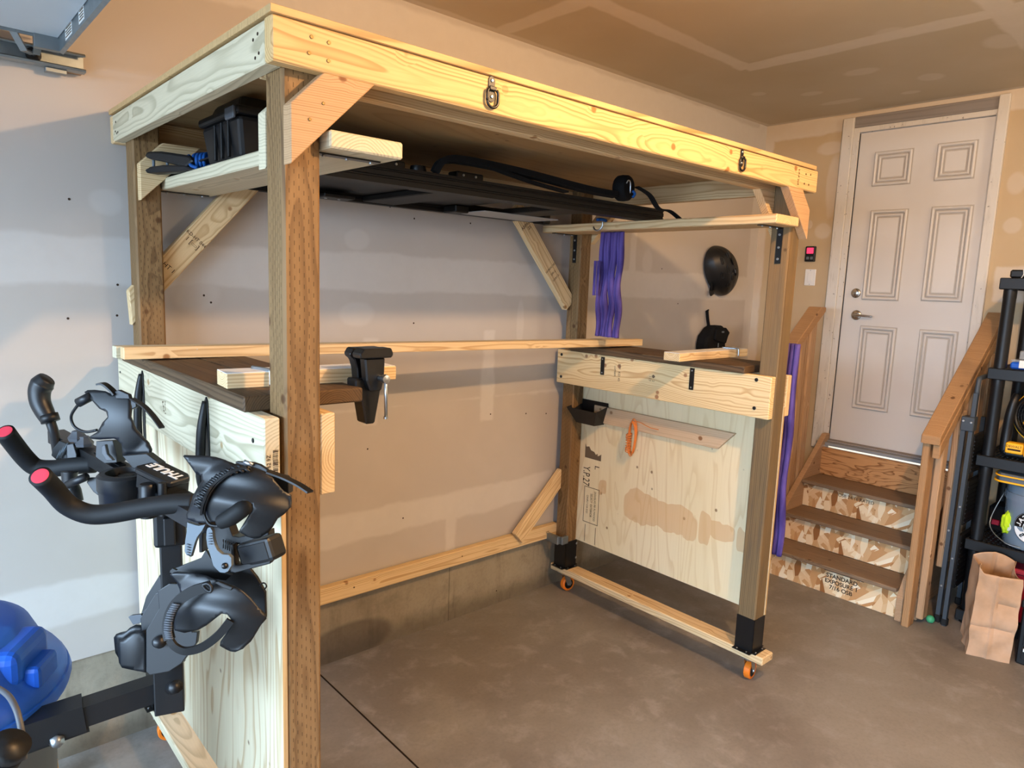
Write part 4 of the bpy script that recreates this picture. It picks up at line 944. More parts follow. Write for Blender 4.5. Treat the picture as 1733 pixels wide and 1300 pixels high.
# mast: square tube with collar, straight vertical
m0 = W(288, 880, 1.62); m1 = V((m0.x, m0.y, W(280, 1180, 1.62).z))
yawr = -.30
def sq(nm, x, y, z0, z1, hw, mat=RB, par=BR, bv=.004, hy=None, seg=2): return box(nm, (-hw, hw), (-(hy or hw), hy or hw), (z0, z1), mat, par, bv, Matrix.Translation((x, y, 0)) @ Matrix.Rotation(yawr, 4, 'Z'), seg)
zt = m0.z
sq('mast', m0.x, m0.y, .93, zt+.03, .0235)
sq('mast_collar', m0.x, m0.y, zt-.055, zt+.035, .034, bv=.008)
sq('collar_rib', m0.x-.012, m0.y-.036, zt-.045, zt+.02, .012, bv=.003)
q0 = W(286, 1140, 1.56); zb0 = W(288, 1202, 1.56).z
sq('lower_mast', q0.x, q0.y, zb0, W(280, 1060, 1.56).z, .030, bv=.003)
# shank of square steel tube pointing away towards the garage door
s0 = V((q0.x-.02, q0.y+.02, zb0+.045)); s1 = V((q0.x-.26, q0.y+.055, zb0+.022))
tube('receiver_shank', [s0, s1], 0, RB, BR, smooth=0, rect=(.023, .023), up=(0,0,1))
tube('shank_sleeve', [s0+(s1-s0)*.58, s1], 0, RB, BR, smooth=0, rect=(.029, .028), up=(0,0,1))
tube('shank_wedge', [s0+(s1-s0)*.55+V((0,0,-.028)), s1+V((0,0,-.03))], 0, 'black', BR, smooth=0, rect=(.008, .022), up=(0,0,1))
rt('shank_bolt', [(88,1248,1.46),(99,1256,1.44)], .013, 'zinc', 6, 0)
rt('pivot_bolt', [(290,1165,1.52),(299,1162,1.50)], .014, 'black', 8, 0)
rt('anchor_pin', [(243,1163,1.60),(250,1172,1.58)], .009, 'zinc', 8, 0)
# knuckle with its plates, paddle and lever
plate('knuckle_plate', Z3([(300,590),(395,430),(385,300),(470,245),(600,250),(640,600),(680,600),(670,680),(560,830),(470,890),(330,915),(300,890)]), 1.51, .012)
plate('knuckle_plate', Z3([(262,470),(300,340),(400,180),(430,260),(420,330),(330,420),(290,480)]), 1.66, .012)
plate('knuckle_web', Z3([(290,480),(400,300),(480,260),(560,500),(560,800),(420,870),(330,860)]), 1.57, .05)
rt('pivot_cap', [(268,1086,1.503),(271,1087,1.483)], .013, RB, 20, 0)
plate('release_paddle', Z3([(95,690),(115,660),(160,640),(185,618),(215,605),(292,592),(300,895),(200,870),(130,855),(110,820)]), 1.53, .014, bulge=.008)
plate('release_paddle', Z3([(68,640),(85,615),(150,600),(180,570),(215,552),(280,560),(270,600),(180,625),(95,690),(100,790),(78,750)]), 1.60, .012, bulge=.006)
plate('release_lever', Z3([(168,490),(190,480),(262,472),(278,490),(270,530),(205,548)]), 1.58, .010, 'greyb')
rt('lever_rod', [(238,1050,1.60),(268,1022,1.62)], .011, 'greyb', 10, 0)
# main cross beam
b0, b1 = W(352, 880, 1.46), W(95, 738, 2.02); bd = (b1-b0).normalized()
tube('cross_beam', [b0-bd*.02, b0+(b1-b0)*.45], 0, RB, BR, smooth=0, rect=(.019, .030), up=(0,0,1))
tube('cross_beam', [b0+(b1-b0)*.42, b1], 0, 'black', BR, smooth=0, rect=(.017, .021), up=(0,0,1))
tube('beam_slot', [b0+(b1-b0)*.48+V((0,0,.018)), b0+(b1-b0)*.66+V((0,0,.018))], 0, 'steelblack', BR, smooth=0, rect=(.002, .008), up=(0,0,1))
# round hub and logo cap
hubp = W(213, 800, 1.64)
lathe('tilt_hub', [(.052,-.100),(.056,-.094),(.058,-.040),(.061,-.036),(.061,-.004),(.055,.002),(.043,.002),(.041,-.016),(.0,-.016)], RB, Matrix.Translation(hubp), BR, 44)
lathe('hub_core', [(0,-.012),(.020,-.012),(.018,.0),(0,.002)], 'black', Matrix.Translation(hubp-V((0,0,.006))), BR, 5)
lp = W(280, 800, 1.585); Ml = frame(lp, bd.cross(V((0,0,1))), bd) 
lx = (W(318, 820, 1.56)-W(245, 787, 1.62)).normalized(); ly = V((0,0,1)).cross(lx)
Ml = frame(lp, lx, ly)
cap = prism('logo_cap', [(-.062,-.030),(-.050,-.038),(.052,-.040),(.060,-.030),(.058,.018),(.040,.030),(-.050,.034),(-.062,.02)], .014, RB, Ml @ Matrix.Translation((0,0,-.010)), BR, .003)
prism('logo_cap_body', [(-.055,-.032),(.052,-.036),(.050,.026),(-.050,.030)], .036, 'black', Ml @ Matrix.Translation((0,0,-.046)), BR, .003)
text('maker_name', 'THULE', .034, frame(lp+V((0,0,.0048))+lx*.002, -lx, -ly), 'labelwhite', BR, .0003, sx=1.0, bold=.0012)
sqc = W(250, 838, 1.55)
lathe('cap_screw_boss', [(0,-.05),(.018,-.05),(.018,.022),(.015,.026),(0,.027)], RB, Matrix.Translation(sqc), BR, 16)
lathe('cap_screw_boss', [(0,-.05),(.009,-.05),(.009,.024),(0,.026)], RB, Matrix.Translation(W(275, 835, 1.53)), BR, 12)
# foam arms with red end caps
hornA = [(330,852,1.50),(290,853,1.50),(240,860,1.50),(190,869,1.50),(150,870,1.495),(115,855,1.48),(90,828,1.45),(68,806,1.405)]
hornB = [(160,786,1.84),(120,789,1.84),(90,793,1.84),(62,791,1.835),(45,778,1.82),(26,755,1.79),(8,731,1.75)]
rt('foam_arm', hornA, .0212, 'rubber', 22, 6)
rt('foam_arm', hornB, .0225, 'rubber', 22, 6)
for (h, r) in ((hornA, .0165), (hornB, .0175)):
    p, q = W(*h[-1]), W(*h[-2]); d = (p-q).normalized(); disc('red_end_cap', r, .0016, 'red', p+d*.0002, d, BR, 28)
# clamps, knobs, ratchet handles on the far end
plate('beam_clamp', Z1([(525,570),(575,560),(600,640),(595,745),(530,715)]), 1.86, .045)
plate('beam_clamp', Z1([(420,600),(470,540),(520,560),(530,690),(470,700),(410,650)]), 1.90, .04)
for k in range(3): rt('clamp_slot', [(96+5*k,776-5*k,1.865),(103+6*k,762-6*k,1.865)], .0022, 'grey', 6, 0)
for u, v in ((131,738),(142,747)): lathe('clamp_knob', [(0,-.012),(.022,-.012),(.024,-.004),(.016,.006),(.012,.014),(0,.016)], 'greyb', Matrix.Translation(W(u, v, 1.86)), BR, 7)
rt('handle_stem', [(98,768,1.92),(92,735,1.95),(84,710,1.96)], .013, RB, 12, 5)
tube('ratchet_handle', [W(84,712,1.95),W(76,698,1.95),W(68,680,1.95),W(67,662,1.95),W(72,650,1.95),W(80,641,1.95)], [.020,.024,.026,.028,.030,.022], 'rackblack', BR, 14, 6)
rt('handle_collar', [(86,714,1.95),(82,702,1.95)], .024, 'black', 14, 0)
tube('ratchet_handle', [W(118,798,1.78),W(118,815,1.78),W(124,832,1.78),W(130,850,1.78)], [.020,.017,.019,.016], 'rackblack', BR, 14, 6)
rt('strap_grip', [(114,821,1.74),(146,807,1.72)], .010, RB, 12, 0)
plate('far_wing', Z1([(640,850),(660,815),(720,815),(730,950),(690,920)]), 1.74, .008)
rt('strap_loop', [(111,826,1.74),(109,838,1.75),(112,850,1.76)], .003, RB, 8, 4)
# far cradle with strap
plate('far_cradle', Z1([(625,190),(650,176),(700,175),(780,185),(845,214),(862,182),(900,178),(960,212),(970,300),(962,370),(1000,460),(1090,560),(1112,610),(1108,645),(905,655),(895,570),(860,535),(840,528),(740,535),(672,530),(662,515),(720,480),(760,410),(795,372),(785,335),(735,312),(690,262)]), 1.70, .007, bulge=.02, step=6)
plate('cradle_block', Z1([(740,545),(860,540),(890,640),(890,700),(800,705),(735,660)]), 1.74, .04, 'black')
plate('cradle_lever', Z1([(755,585),(780,570),(795,640),(840,690),(790,690),(755,640)]), 1.70, .012, 'greyb')
rt('strap_tongue', [(166,650,1.68),(176,650,1.68),(188,659,1.68),(196,668,1.68)], 0, sm=6, rect=(.0022, .010))
rt('strap_grip', [(132,682,1.70),(155,670,1.70)], .0115, RB, 12, 0)
rt('strap_band', [(133,684,1.71),(122,700,1.73),(121,712,1.74),(128,724,1.74),(145,731,1.73),(164,728,1.72)], .0036, RB, 8, 6)
rt('strap_band', [(224,675,1.67),(244,688,1.64),(260,705,1.62),(274,724,1.60)], 0, sm=6, rect=(.0020, .0065))
plate('buckle', Z1([(850,185),(880,172),(955,205),(965,240),(860,240)]), 1.685, .014, 'black')
plate('buckle', Z1([(965,245),(1005,255),(1008,300),(970,318)]), 1.69, .012, 'black')
plate('cradle_foot', Z1([(920,650),(1100,635),(1200,710),(1120,745),(1000,745)]), 1.63, .03, 'black')
# near cradle
nearP = Z2([(203,165),(215,153),(300,158),(400,160),(480,170),(560,195),(640,235),(700,205),(760,225),(850,262),(930,315),(985,380),(1050,455),(1110,488),(1118,540),(1112,590),(1050,650),(1000,680),(960,750),(920,800),(850,845),(800,852),(740,835),(672,795),(690,765),(730,700),(790,600),(765,560),(720,545),(690,560),(640,610),(560,680),(470,715),(380,728),(300,715),(240,690),(235,650),(260,600),(290,500),(330,430),(365,375),(358,325),(310,300),(270,245)])
def near_df(u, v):
    a = (u-400)/90; b = (v-855)/70; k = (v-(800+.18*(u-330)))/14
    return 1.40 - .035*(1-min(1, a*a+b*b)) + .004*math.sin(k*1.6)
shell('near_cradle', nearP, near_df, .006, RB, BR, 5.0)
for (i, (x, y)) in enumerate([(740,250),(690,256),(640,268),(590,285),(545,308),(505,335),(470,365),(440,398),(412,432),(388,468),(368,505),(352,542),(342,580)]):
    u, v = 270+x/5, 740+y/5; ang = math.atan2(1, .35+i*.12)
    nx_, ny_ = math.cos(.9+i*.13), math.sin(.9+i*.13)
    for k in (0, 1):
        uu, vv = u+k*(-4.0)*math.sin(.25+i*.11)*1.0, v+k*5.2*math.cos(.4+i*.08)
        rt('strap_ridge', [(uu-7*math.cos(.35-i*.03)*.9, vv-3, near_df(uu, vv)-.012), (uu+6, vv+3.2, near_df(uu, vv)-.012)], .0030, RB, 6, 0)
bandc = [(755,265),(690,275),(620,300),(560,335),(505,380),(462,425),(425,480),(398,540),(383,590),(378,650),(395,700),(430,742),(490,752),(560,750),(600,735)]
tube('strap_band', [W(270+x/5-4, 740+y/5-3, near_df(270+x/5, 740+y/5)-.008) for x, y in bandc[:10]], 0, RB, BR, smooth=5, rect=(.0022, .011), up=(0,0,1))
tube('strap_edge', [W(270+x/5, 740+y/5, near_df(270+x/5, 740+y/5)-.011) for x, y in bandc], .0028, 'black', BR, 8, 5)
rt('rubber_grip', [(373,884,1.365),(390,876,1.36),(410,862,1.36),(422,858,1.37)], [.014,.017,.017,.012], 'rubber', 16, 6)
plate('strap_buckle', Z2([(642,212),(660,202),(720,205),(800,210),(860,230),(920,270),(925,300),(860,275),(780,245),(700,235)]), 1.345, .010, 'black')
rt('buckle_pin', [(413,781,1.335),(428,787,1.335)], .004, 'zinc', 8, 0)
rt('strap_tail', [(453,798,1.34),(480,808,1.34),(505,820,1.33),(525,833,1.32)], 0, sm=6, rect=(.0018, .009))
plate('cradle_bracket', Z2([(930,320),(1010,315),(1080,330),(1110,370),(1112,470),(1060,450),(1000,390)]), 1.45, .03, 'black')
# grey levers
plate('grey_lever', Z2([(245,715),(300,735),(345,745),(400,735),(370,790),(330,840),(310,890),(290,960),(275,1010),(235,985),(222,960),(228,870),(240,800)]), 1.395, .012, 'grey')
plate('grey_lever', Z2([(408,790),(418,762),(440,758),(460,790),(465,850),(480,910),(500,950),(540,985),(595,990),(618,1015),(620,1080),(590,1130),(560,1143),(520,1138),(490,1110),(465,1080),(445,1010),(415,920),(405,850)]), 1.37, .012, 'grey')
rt('lever_hole', [(380,958,1.363),(380,958,1.36)], .006, 'steelblack', 14, 0)
for k in range(5): rt('lever_grip_line', [(353,903+4.5*k,1.361),(359,903+4.5*k,1.361)], .0009, 'greyb', 6, 0)
for k in range(5): rt('lever_grip_line', [(316,921+4.5*k,1.387),(322,923+4.5*k,1.387)], .0009, 'greyb', 6, 0)
plate('cradle_post', Z2([(360,740),(620,740),(650,820),(700,830),(950,780),(955,860),(640,900),(655,1130),(630,1130),(610,1000),(540,960),(480,880),(460,800),(400,800),(395,960),(365,960)]), 1.44, .035, 'black')
for k in range(5): rt('vent_slit', [(378+3.5*k,913+1.5*k,1.415),(378+3.5*k,928+1.5*k,1.415)], .0012, 'steelblack', 6, 0)
Mb = frame(W(435, 934, 1.40), W(468, 928, 1.37)-W(403, 943, 1.41), V((0,0,1)))
box('end_cap', (-.044, .044), (-.024, .024), (-.035, .010), RB, BR, .008, Mb, 2)
box('end_cap_face', (-.036, .036), (-.018, .018), (.009, .0115), 'black', BR, .001, Mb)
plate('cap_flange', Z2([(620,1130),(655,1140),(955,1060),(955,1030),(660,1075),(640,900),(615,900)]), 1.41, .02, 'black')
# carrier plate and lower cradle
plate('carrier_plate', Z3([(470,150),(700,60),(740,10),(830,0),(1060,140),(1110,200),(1170,310),(1175,500),(1100,470),(900,420),(620,330),(560,240)]), 1.49, .010)
plate('carrier_fin', Z3([(470,165),(490,135),(520,150),(640,85),(700,60),(735,0),(770,60),(850,150),(925,185),(880,225),(800,215),(700,190),(600,180),(510,185)]), 1.45, .008, 'black')
rt('wire_clip', [(440,992,1.475),(444,987,1.472),(449,988,1.472),(451,993,1.472),(447,998,1.474)], .0016, 'steelblack', 6, 4)
lowP = Z3([(472,180),(490,170),(520,165),(640,170),(740,195),(830,232),(935,268),(1000,305),(1060,355),(1120,430),(1170,478),(1172,505),(1135,545),(1095,612),(1060,670),(1000,730),(950,750),(915,745),(835,700),(840,670),(875,620),(912,560),(915,505),(890,475),(850,468),(815,492),(740,550),(680,585),(580,608),(510,590),(495,545),(515,450),(560,400),(545,290),(520,235)])
def low_df(u, v):
    a = (u-370)/85; b = (v-1030)/70; k = (v-(985+.15*(u-300)))/14
    return 1.42 - .03*(1-min(1, a*a+b*b)) + .0035*math.sin(k*1.5)
shell('lower_cradle', lowP, low_df, .006, RB, BR, 5.0)
lbz = [(770,265),(700,285),(640,305),(570,345),(510,400),(475,460),(455,530),(452,600),(465,660),(500,710),(560,742),(620,742),(690,722),(760,680),(830,620),(880,560),(910,520)]
tube('strap_band', [W(180+x/4.333, 930+y/4.333, 1.375) for x, y in lbz[:9]], 0, RB, BR, smooth=5, rect=(.0022, .0105), up=(0,-1,.2))
tube('strap_band', [W(180+x/4.333, 930+y/4.333, 1.385) for x, y in lbz[8:]], 0, 'black', BR, smooth=5, rect=(.008, .003), up=(0,0,1))
for i in range(16):
    a, b = lbz[4+i//4], lbz[5+i//4]; t_ = (i % 4)/4; x, y = a[0]+(b[0]-a[0])*t_, a[1]+(b[1]-a[1])*t_
    rt('strap_ridge', [(180+(x-28)/4.333, 930+(y-2)/4.333+1, 1.369), (180+(x+28)/4.333, 930+(y+4)/4.333+1, 1.369)], .0022, 'greyb', 6, 0)
tube('buckle_ring', [W(180+x/4.333, 930+y/4.333, 1.365) for x, y in ((705,262),(740,250),(770,275),(765,310),(730,295),(705,262))], .0032, RB, BR, 8, 4)
plate('strap_buckle', Z3([(790,240),(830,232),(935,275),(920,300),(860,280)]), 1.375, .008, 'black')

# ================================================================== LEFT FOREGROUND
bc = V((-.665, .375, 0))
tb = thing('lidded_bin', 'tall grey bin with a moulded blue lid at the left edge', 'bin', bc)
lathe('bin_body', [(0,.001),(.240,.001),(.248,.02),(.274,.86),(.278,.90),(.268,.90),(.26,.86),(.235,.03),(0,.03)], 'greyb', Matrix.Translation(bc), tb, 48)
lathe('blue_lid', [(0,.905),(.268,.905),(.292,.915),(.300,.925),(.300,.945),(.290,.960),(.270,.972),(.255,1.000),(.235,1.045),(.205,1.062),(.0,1.070)], 'blue', Matrix.Translation(bc), tb, 56)
lathe('lid_rim_roll', [(.292,.905),(.304,.908),(.308,.922),(.304,.936),(.292,.94)], 'blue', Matrix.Translation(bc), tb, 56)
Mh = Matrix.Translation(bc+V((.0,0,1.0))) @ Matrix.Rotation(-.55, 4, 'Z')
box('lid_handle', (.10, .262), (-.075, .075), (-.03, .052), 'blue', tb, .022, Mh, 3)
box('lid_latch', (.225, .290), (-.045, .045), (-.045, .006), 'blue', tb, .010, Mh, 2)
hb_ = thing('bicycle_handlebar', 'blurred black handlebar end with a brake cable at the lower left corner', 'handlebar', W(-160, 1420, .95))
tube('bar', [W(-200,1500,.95), W(-90,1400,.82), W(-20,1320,.74), W(12,1272,.72)], [.016,.016,.017,.018], 'rubber', hb_, 16, 6)
tube('bar_end', [W(12,1272,.72), W(20,1258,.718)], .0185, 'black', hb_, 18, 0)
tube('brake_cable', [W(-40,1150,.80), W(5,1170,.78), W(25,1195,.76), W(36,1235,.75), W(41,1285,.75)], .0032, 'greyb', hb_, 10, 6)
box('stem', (-.03,.03), (-.03,.03), (-.9,.0), 'rubber', hb_, .01, Matrix.Translation(W(-200,1500,.95)))
sp = at(88, 1297, 'z', .08)
sk = thing('snack_pouch', 'small yellow and red pouch standing on the floor behind the bin', 'pouch', (sp.x, sp.y, 0))
prism('pouch_body', [(-.05,0),(.05,0),(.045,.16),(-.045,.16)], .04, 'yellow', Matrix(((1,0,0,sp.x-.03),(0,0,-1,sp.y+.02),(0,1,0,0),(0,0,0,1))), sk, .008)
prism('pouch_top', [(-.045,.16),(.045,.16),(.042,.20),(-.04,.20)], .03, 'red', Matrix(((1,0,0,sp.x-.03),(0,0,-1,sp.y+.015),(0,1,0,0),(0,0,0,1))), sk, .003)

# ================================================================== GARAGE DOOR AND TRACK OVERHEAD
gd = thing('garage_door', 'raised white garage door with steel strut overhead at the upper left', 'garage door', (-1.4, -1.2, 2.57))
for k in range(5):
    x1 = -.168-k*.54; box('door_section', (x1-.535, x1), (-3.55, 1.245), (2.560, 2.605), 'doorpanel', gd, .004)
box('end_stile', (-2.8, -.168), (1.246, 1.250), (2.552, 2.606), 'track', gd)
sp1 = prism('steel_strut', [(0,0),(.028,0),(.028,-.004),(.004,-.004),(.004,-.075),(.012,-.080),(.010,-.084),(-.002,-.080),(-.002,0)], 4.80, 'track', Matrix(((1,0,0,-.166),(0,0,-1,1.25),(0,1,0,2.600),(0,0,0,1))), gd)
for y0, y1, n_ in ((1.03, 1.13, 5), (.86, .93, 4)):
    lb_ = box('strut_label', (-.1692, -.1684), (y0, y1), (2.528, 2.572), 'labelwhite', gd)
    for k in range(n_): box('label_print', (-.1699, -.1693), (y0+.006, y1-.008-.01*(k % 2)), (2.534+k*.0075, 2.537+k*.0075), 'ink2', gd)
box('corner_bracket', (-.235, -.165), (1.235, 1.262), (2.520, 2.566), 'galv', gd, .001)
tr = thing('door_track', 'galvanised roller track along the back wall at the upper left', 'track', (-1.5, 1.35, 2.52))
prism('track_channel', [(0,0),(0,.058),(-.036,.058),(-.040,.052),(-.036,.048),(-.034,.055),(-.0025,.055),(-.0025,.003),(-.034,.003),(-.036,.010),(-.041,.006),(-.036,0)], 3.0, 'track', Matrix(((0,0,-1,-.078),(1,0,0,1.372),(0,1,0,2.494),(0,0,0,1))), tr)
box('track_clip', (-.19,-.13), (1.355, 1.385), (2.480, 2.4935), 'galv', tr, .001)
box('wood_block', (-.165, -.080), (1.373, 1.404), (2.496, 2.551), 'picket', tr, .002)
rl = lathe('roller', [(0,-.007),(.021,-.007),(.023,0),(.021,.007),(0,.007)], 'black', Matrix.Translation((-.222, 1.352, 2.522)) @ Matrix.Rotation(math.pi/2, 4, 'X'), tr, 24)
tube('roller_stem', [(-.222,1.345,2.522),(-.222,1.255,2.535)], .006, 'zinc', tr, 10, 0)
tube('hinge_arm', [(-.290,1.250,2.565),(-.255,1.29,2.515),(-.228,1.315,2.515)], 0, 'galv', tr, smooth=0, rect=(.003, .011), up=(0,0,1))
tube('hinge_arm', [(-.215,1.248,2.562),(-.222,1.30,2.512)], 0, 'galv', tr, smooth=0, rect=(.003, .010), up=(0,0,1))

# ================================================================== PLASTIC SHELVING UNIT AND ITS CONTENTS
SU = thing('shelving_unit', 'tall black plastic shelving unit at the right edge beside the stair rail', 'shelf unit', (4.15, -.8, 0))
sx0, sx1, sy0, sy1 = 3.885, 4.425, -1.26, -.364
SZ = [1.975, 1.485, .995, .505, .08]
for i, z in enumerate(SZ):
    bm = bmesh.new()
    sf = link('shelf', None, None, Matrix.Translation((sx0, sy1, z)), SU)
    box('shelf_front', (sx0, sx0+.016), (sy0, sy1), (z-.062, z), 'black', sf, .004); box('shelf_back', (sx1-.016, sx1), (sy0, sy1), (z-.062, z), 'black', sf, .004)
    box('shelf_end', (sx0+.016, sx1-.016), (sy1-.016, sy1), (z-.062, z), 'black', sf, .004); box('shelf_end', (sx0+.016, sx1-.016), (sy0, sy0+.016), (z-.062, z), 'black', sf, .004)
    bm = bmesh.new()
    for k in range(38):
        y = sy0+.02+k*(sy1-sy0-.04)/37; bmesh.ops.create_cube(bm, size=1, matrix=Matrix.Translation(((sx0+sx1)/2, y, z-.008)) @ Matrix.Diagonal((sx1-sx0-.03, .010, .008, 1)))
    for k in range(12):
        x = sx0+.03+k*(sx1-sx0-.06)/11; bmesh.ops.create_cube(bm, size=1, matrix=Matrix.Translation((x, (sy0+sy1)/2, z-.010)) @ Matrix.Diagonal((.008, sy1-sy0-.03, .008, 1)))
    if i: o = link('shelf_grating', fin(bm, 'grating'), 'black', None, sf); o['kind'] = 'stuff'
    else: bm.free(); box('shelf_top_panel', (sx0+.014, sx1-.014), (sy0+.014, sy1-.014), (z-.014, z-.002), 'black', sf)
for x in (sx0+.045, sx1-.055):
    for y in (sy1-.045, sy0+.045):
        for i in range(4):
            z1, z0 = SZ[i]-.062, SZ[i+1]
            lathe('post_tube', [(.031,z0),(.031,z1-.05),(.032,z1-.045),(.032,z1)], 'black', Matrix.Translation((x, y, 0)), SU, 22)
        lathe('shelf_foot', [(.034,0.0),(.034,.02),(.031,.03),(.031,.02),(.0,.02)], 'black', Matrix.Translation((x, y, 0)), SU, 18)
ty = thing('tool_tray', 'shallow black tray with a dangling twist tie on top of the shelving unit', 'tray', (4.1, -.62, SZ[0]))
box('tray_body', (3.93, 4.35), (-.80, -.395), (SZ[0]+.001, SZ[0]+.045), 'black', ty, .008)
tube('twist_tie', [(3.925,-.455,SZ[0]+.046),(3.92,-.46,SZ[0]+.02),(3.925,-.45,SZ[0]+.001)], .002, 'labelwhite', ty, 6, 4)
tube('wire_bits', [(3.98,-.47,SZ[0]+.047),(4.0,-.50,SZ[0]+.065),(4.05,-.53,SZ[0]+.055),(4.0,-.56,SZ[0]+.07)], .0025, 'zinc', ty, 6, 4)
bk = thing('blue_parts_case', 'flat blue organiser case with a clear lid on the second shelf', 'case', (4.05, -.6, SZ[1]))
box('case_base', (3.95, 4.25), (-.76, -.448), (SZ[1]+.001, SZ[1]+.038), 'blue', bk, .008)
box('case_lid', (3.95, 4.25), (-.76, -.448), (SZ[1]+.039, SZ[1]+.052), 'clear', bk, .005)
box('case_latch', (3.940, 3.951), (-.54, -.49), (SZ[1]+.008, SZ[1]+.05), 'white', bk, .002)
ck = thing('clear_screw_box', 'small clear box of screws stacked on the blue organiser case', 'box', (4.05, -.6, SZ[1]+.053))
box('box_shell', (3.97, 4.16), (-.70, -.480), (SZ[1]+.0535, SZ[1]+.100), 'clear', ck, .005)
box('box_contents', (3.985, 4.145), (-.68, -.50), (SZ[1]+.056, SZ[1]+.085), 'steelblack', ck, .004)
# fan
fc = V((4.03, -.620, 1.235)); fnn = V((-1, .18, .10)).normalized(); Mf = frame(fc, V((0,0,1)).cross(fnn), fnn.cross(V((0,0,1)).cross(fnn)))
fn_ = thing('jobsite_fan', 'yellow and black cordless jobsite fan on the third shelf', 'fan', (4.02, -.59, SZ[2]))
lathe('fan_housing', [(.118,-.05),(.138,-.045),(.145,.0),(.140,.030),(.128,.034),(.122,.028),(.120,-.045)], 'black', Mf, fn_, 40)
tube('yellow_band', [Mf @ V((.1455*math.cos(t_), .1455*math.sin(t_), -.008)) for t_ in [math.pi*(.62+k*.04) for k in range(31)]], 0, 'yellow', fn_, smooth=0, rect=(.004, .009), up=tuple(fnn))
for R_ in (.115,.100,.085,.070,.055,.040): tube('grille_ring', [Mf @ V((R_*math.cos(t_), R_*math.sin(t_), .026)) for t_ in [math.pi*k/16 for k in range(33)]], .0018, 'black', fn_, 6, 0)
for k in range(36):
    t_ = 2*math.pi*k/36; tube('grille_spoke', [Mf @ V((.035*math.cos(t_), .035*math.sin(t_), .028)), Mf @ V((.085*math.cos(t_+.12), .085*math.sin(t_+.12), .030)), Mf @ V((.122*math.cos(t_+.1), .122*math.sin(t_+.1), .028))], .0017, 'black', fn_, 5, 2)
lathe('motor_cap', [(0,.02),(.036,.02),(.036,.034),(.03,.038),(0,.038)], 'black', Mf, fn_, 24)
for k in range(5):
    Mbld = Mf @ Matrix.Rotation(k*2*math.pi/5, 4, 'Z')
    prism('fan_blade', [(.02,-.02),(.07,-.045),(.112,-.03),(.112,.02),(.06,.03),(.02,.02)], .003, 'yellow', Mbld @ Matrix.Rotation(.45, 4, 'X') @ Matrix.Translation((0,0,-.008)), fn_)
tube('fan_arm', [(4.02,-.485,1.34),(4.00,-.478,1.30),(3.995,-.470,1.22),(4.0,-.466,1.12),(3.99,-.470,1.03),(3.985,-.485,1.02)], [.018,.020,.024,.026,.026,.020], 'black', fn_, 14, 5)
box('fan_base', (3.97, 4.12), (-.80, -.455), (SZ[2]+.001, SZ[2]+.045), 'black', fn_, .012, seg=2)
box('yellow_foot', (3.93, 3.99), (-.565, -.482), (SZ[2]+.028, SZ[2]+.088), 'yellow', fn_, .008, seg=2)
box('battery_dock', (3.915, 4.00), (-.72, -.568), (SZ[2]+.020, SZ[2]+.105), 'yellow', fn_, .014, seg=2)
text('maker_name', 'DEWALT', .018, frame((3.9295, -.523, SZ[2]+.068), (0,-1,0), (0,0,1)), 'ink', fn_, .0003)
box('dark_label', (3.9290, 3.9298), (-.555, -.495), (SZ[2]+.046, SZ[2]+.056), 'ink', fn_)
# bucket
bu = V((4.055, -.645, SZ[3]+.001)); RBk = .150
bk2 = thing('wash_bucket', 'translucent grey wash bucket with a round black and white badge on the fourth shelf', 'bucket', bu)
lathe('bucket_body', [(0,0),(.135,0),(.140,.005),(RBk,.26),(.158,.262),(.158,.30),(.150,.302),(.152,.345),(.158,.35),(.150,.35),(.144,.30),(.134,.01),(0,.006)], 'bucket', Matrix.Translation(bu), bk2, 48)
lathe('dark_water_tint', [(0,.012),(.128,.012),(.137,.205),(0,.205)], flat('slate_liner', '#3c5268', .6), Matrix.Translation(bu), bk2, 40)
tube('bail_handle', [bu+V((-.03,.155,.28)), bu+V((-.10,.19,.10)), bu+V((-.165,.10,.03)), bu+V((-.168,.02,.02))], .0028, 'galv', bk2, 8, 6)
def wrap(o, R, ang, zc):                                        # bend a flat decal round the bucket
    for v in o.data.vertices:
        a = ang - v.co.x/R; rr = R+.0008+v.co.z; zz = v.co.y; v.co = V((rr*math.cos(a), rr*math.sin(a), zc+zz))
Mi = Matrix.Translation(bu); ANG = math.pi+.10
def decal_disc(nm, r0, r1, a0, a1, mat, off, n=40):
    bm = bmesh.new(); A = []; B = []
    for k in range(n+1):
        t_ = a0+(a1-a0)*k/n; A.append(bm.verts.new((r0*math.cos(t_), r0*math.sin(t_), off))); B.append(bm.verts.new((r1*math.cos(t_), r1*math.sin(t_), off)))
    for k in range(n): bm.faces.new((A[k], B[k], B[k+1], A[k+1]))
    o = link(nm, fin(bm, nm), mat, Mi, bk2); wrap(o, .147, ANG, .135); return o
decal_disc('badge', .002, .089, 0, 2*math.pi, 'labelwhite', .0002); decal_disc('badge_ring', .040, .085, -.12, math.pi+.12, 'steelblack', .0010); decal_disc('badge_edge', .086, .089, 0, 2*math.pi, 'steelblack', .0010); decal_disc('badge_centre', .002, .042, 0, 2*math.pi, 'steelblack', .0016); decal_disc('badge_edge', .0395, .0425, 0, 2*math.pi, 'labelwhite', .0022)
def ringtext(body, R, a0, da, size, mat, flip=False):
    for i, ch in enumerate(body):
        if ch == ' ': continue
        a = a0+i*da; o = text('badge_letter', ch, size, Mi, mat, bk2, .0004, bold=.0012)
        Mr = (Matrix.Translation((R*math.cos(a), R*math.sin(a), .0024)) @ Matrix.Rotation(a-math.pi/2+(math.pi if flip else 0), 4, 'Z')); o.data.transform(Mr); wrap(o, .147, ANG, .135)
ringtext('CHEMICAL', .063, math.pi*.96, -math.pi*.92/7, .030, 'labelwhite')
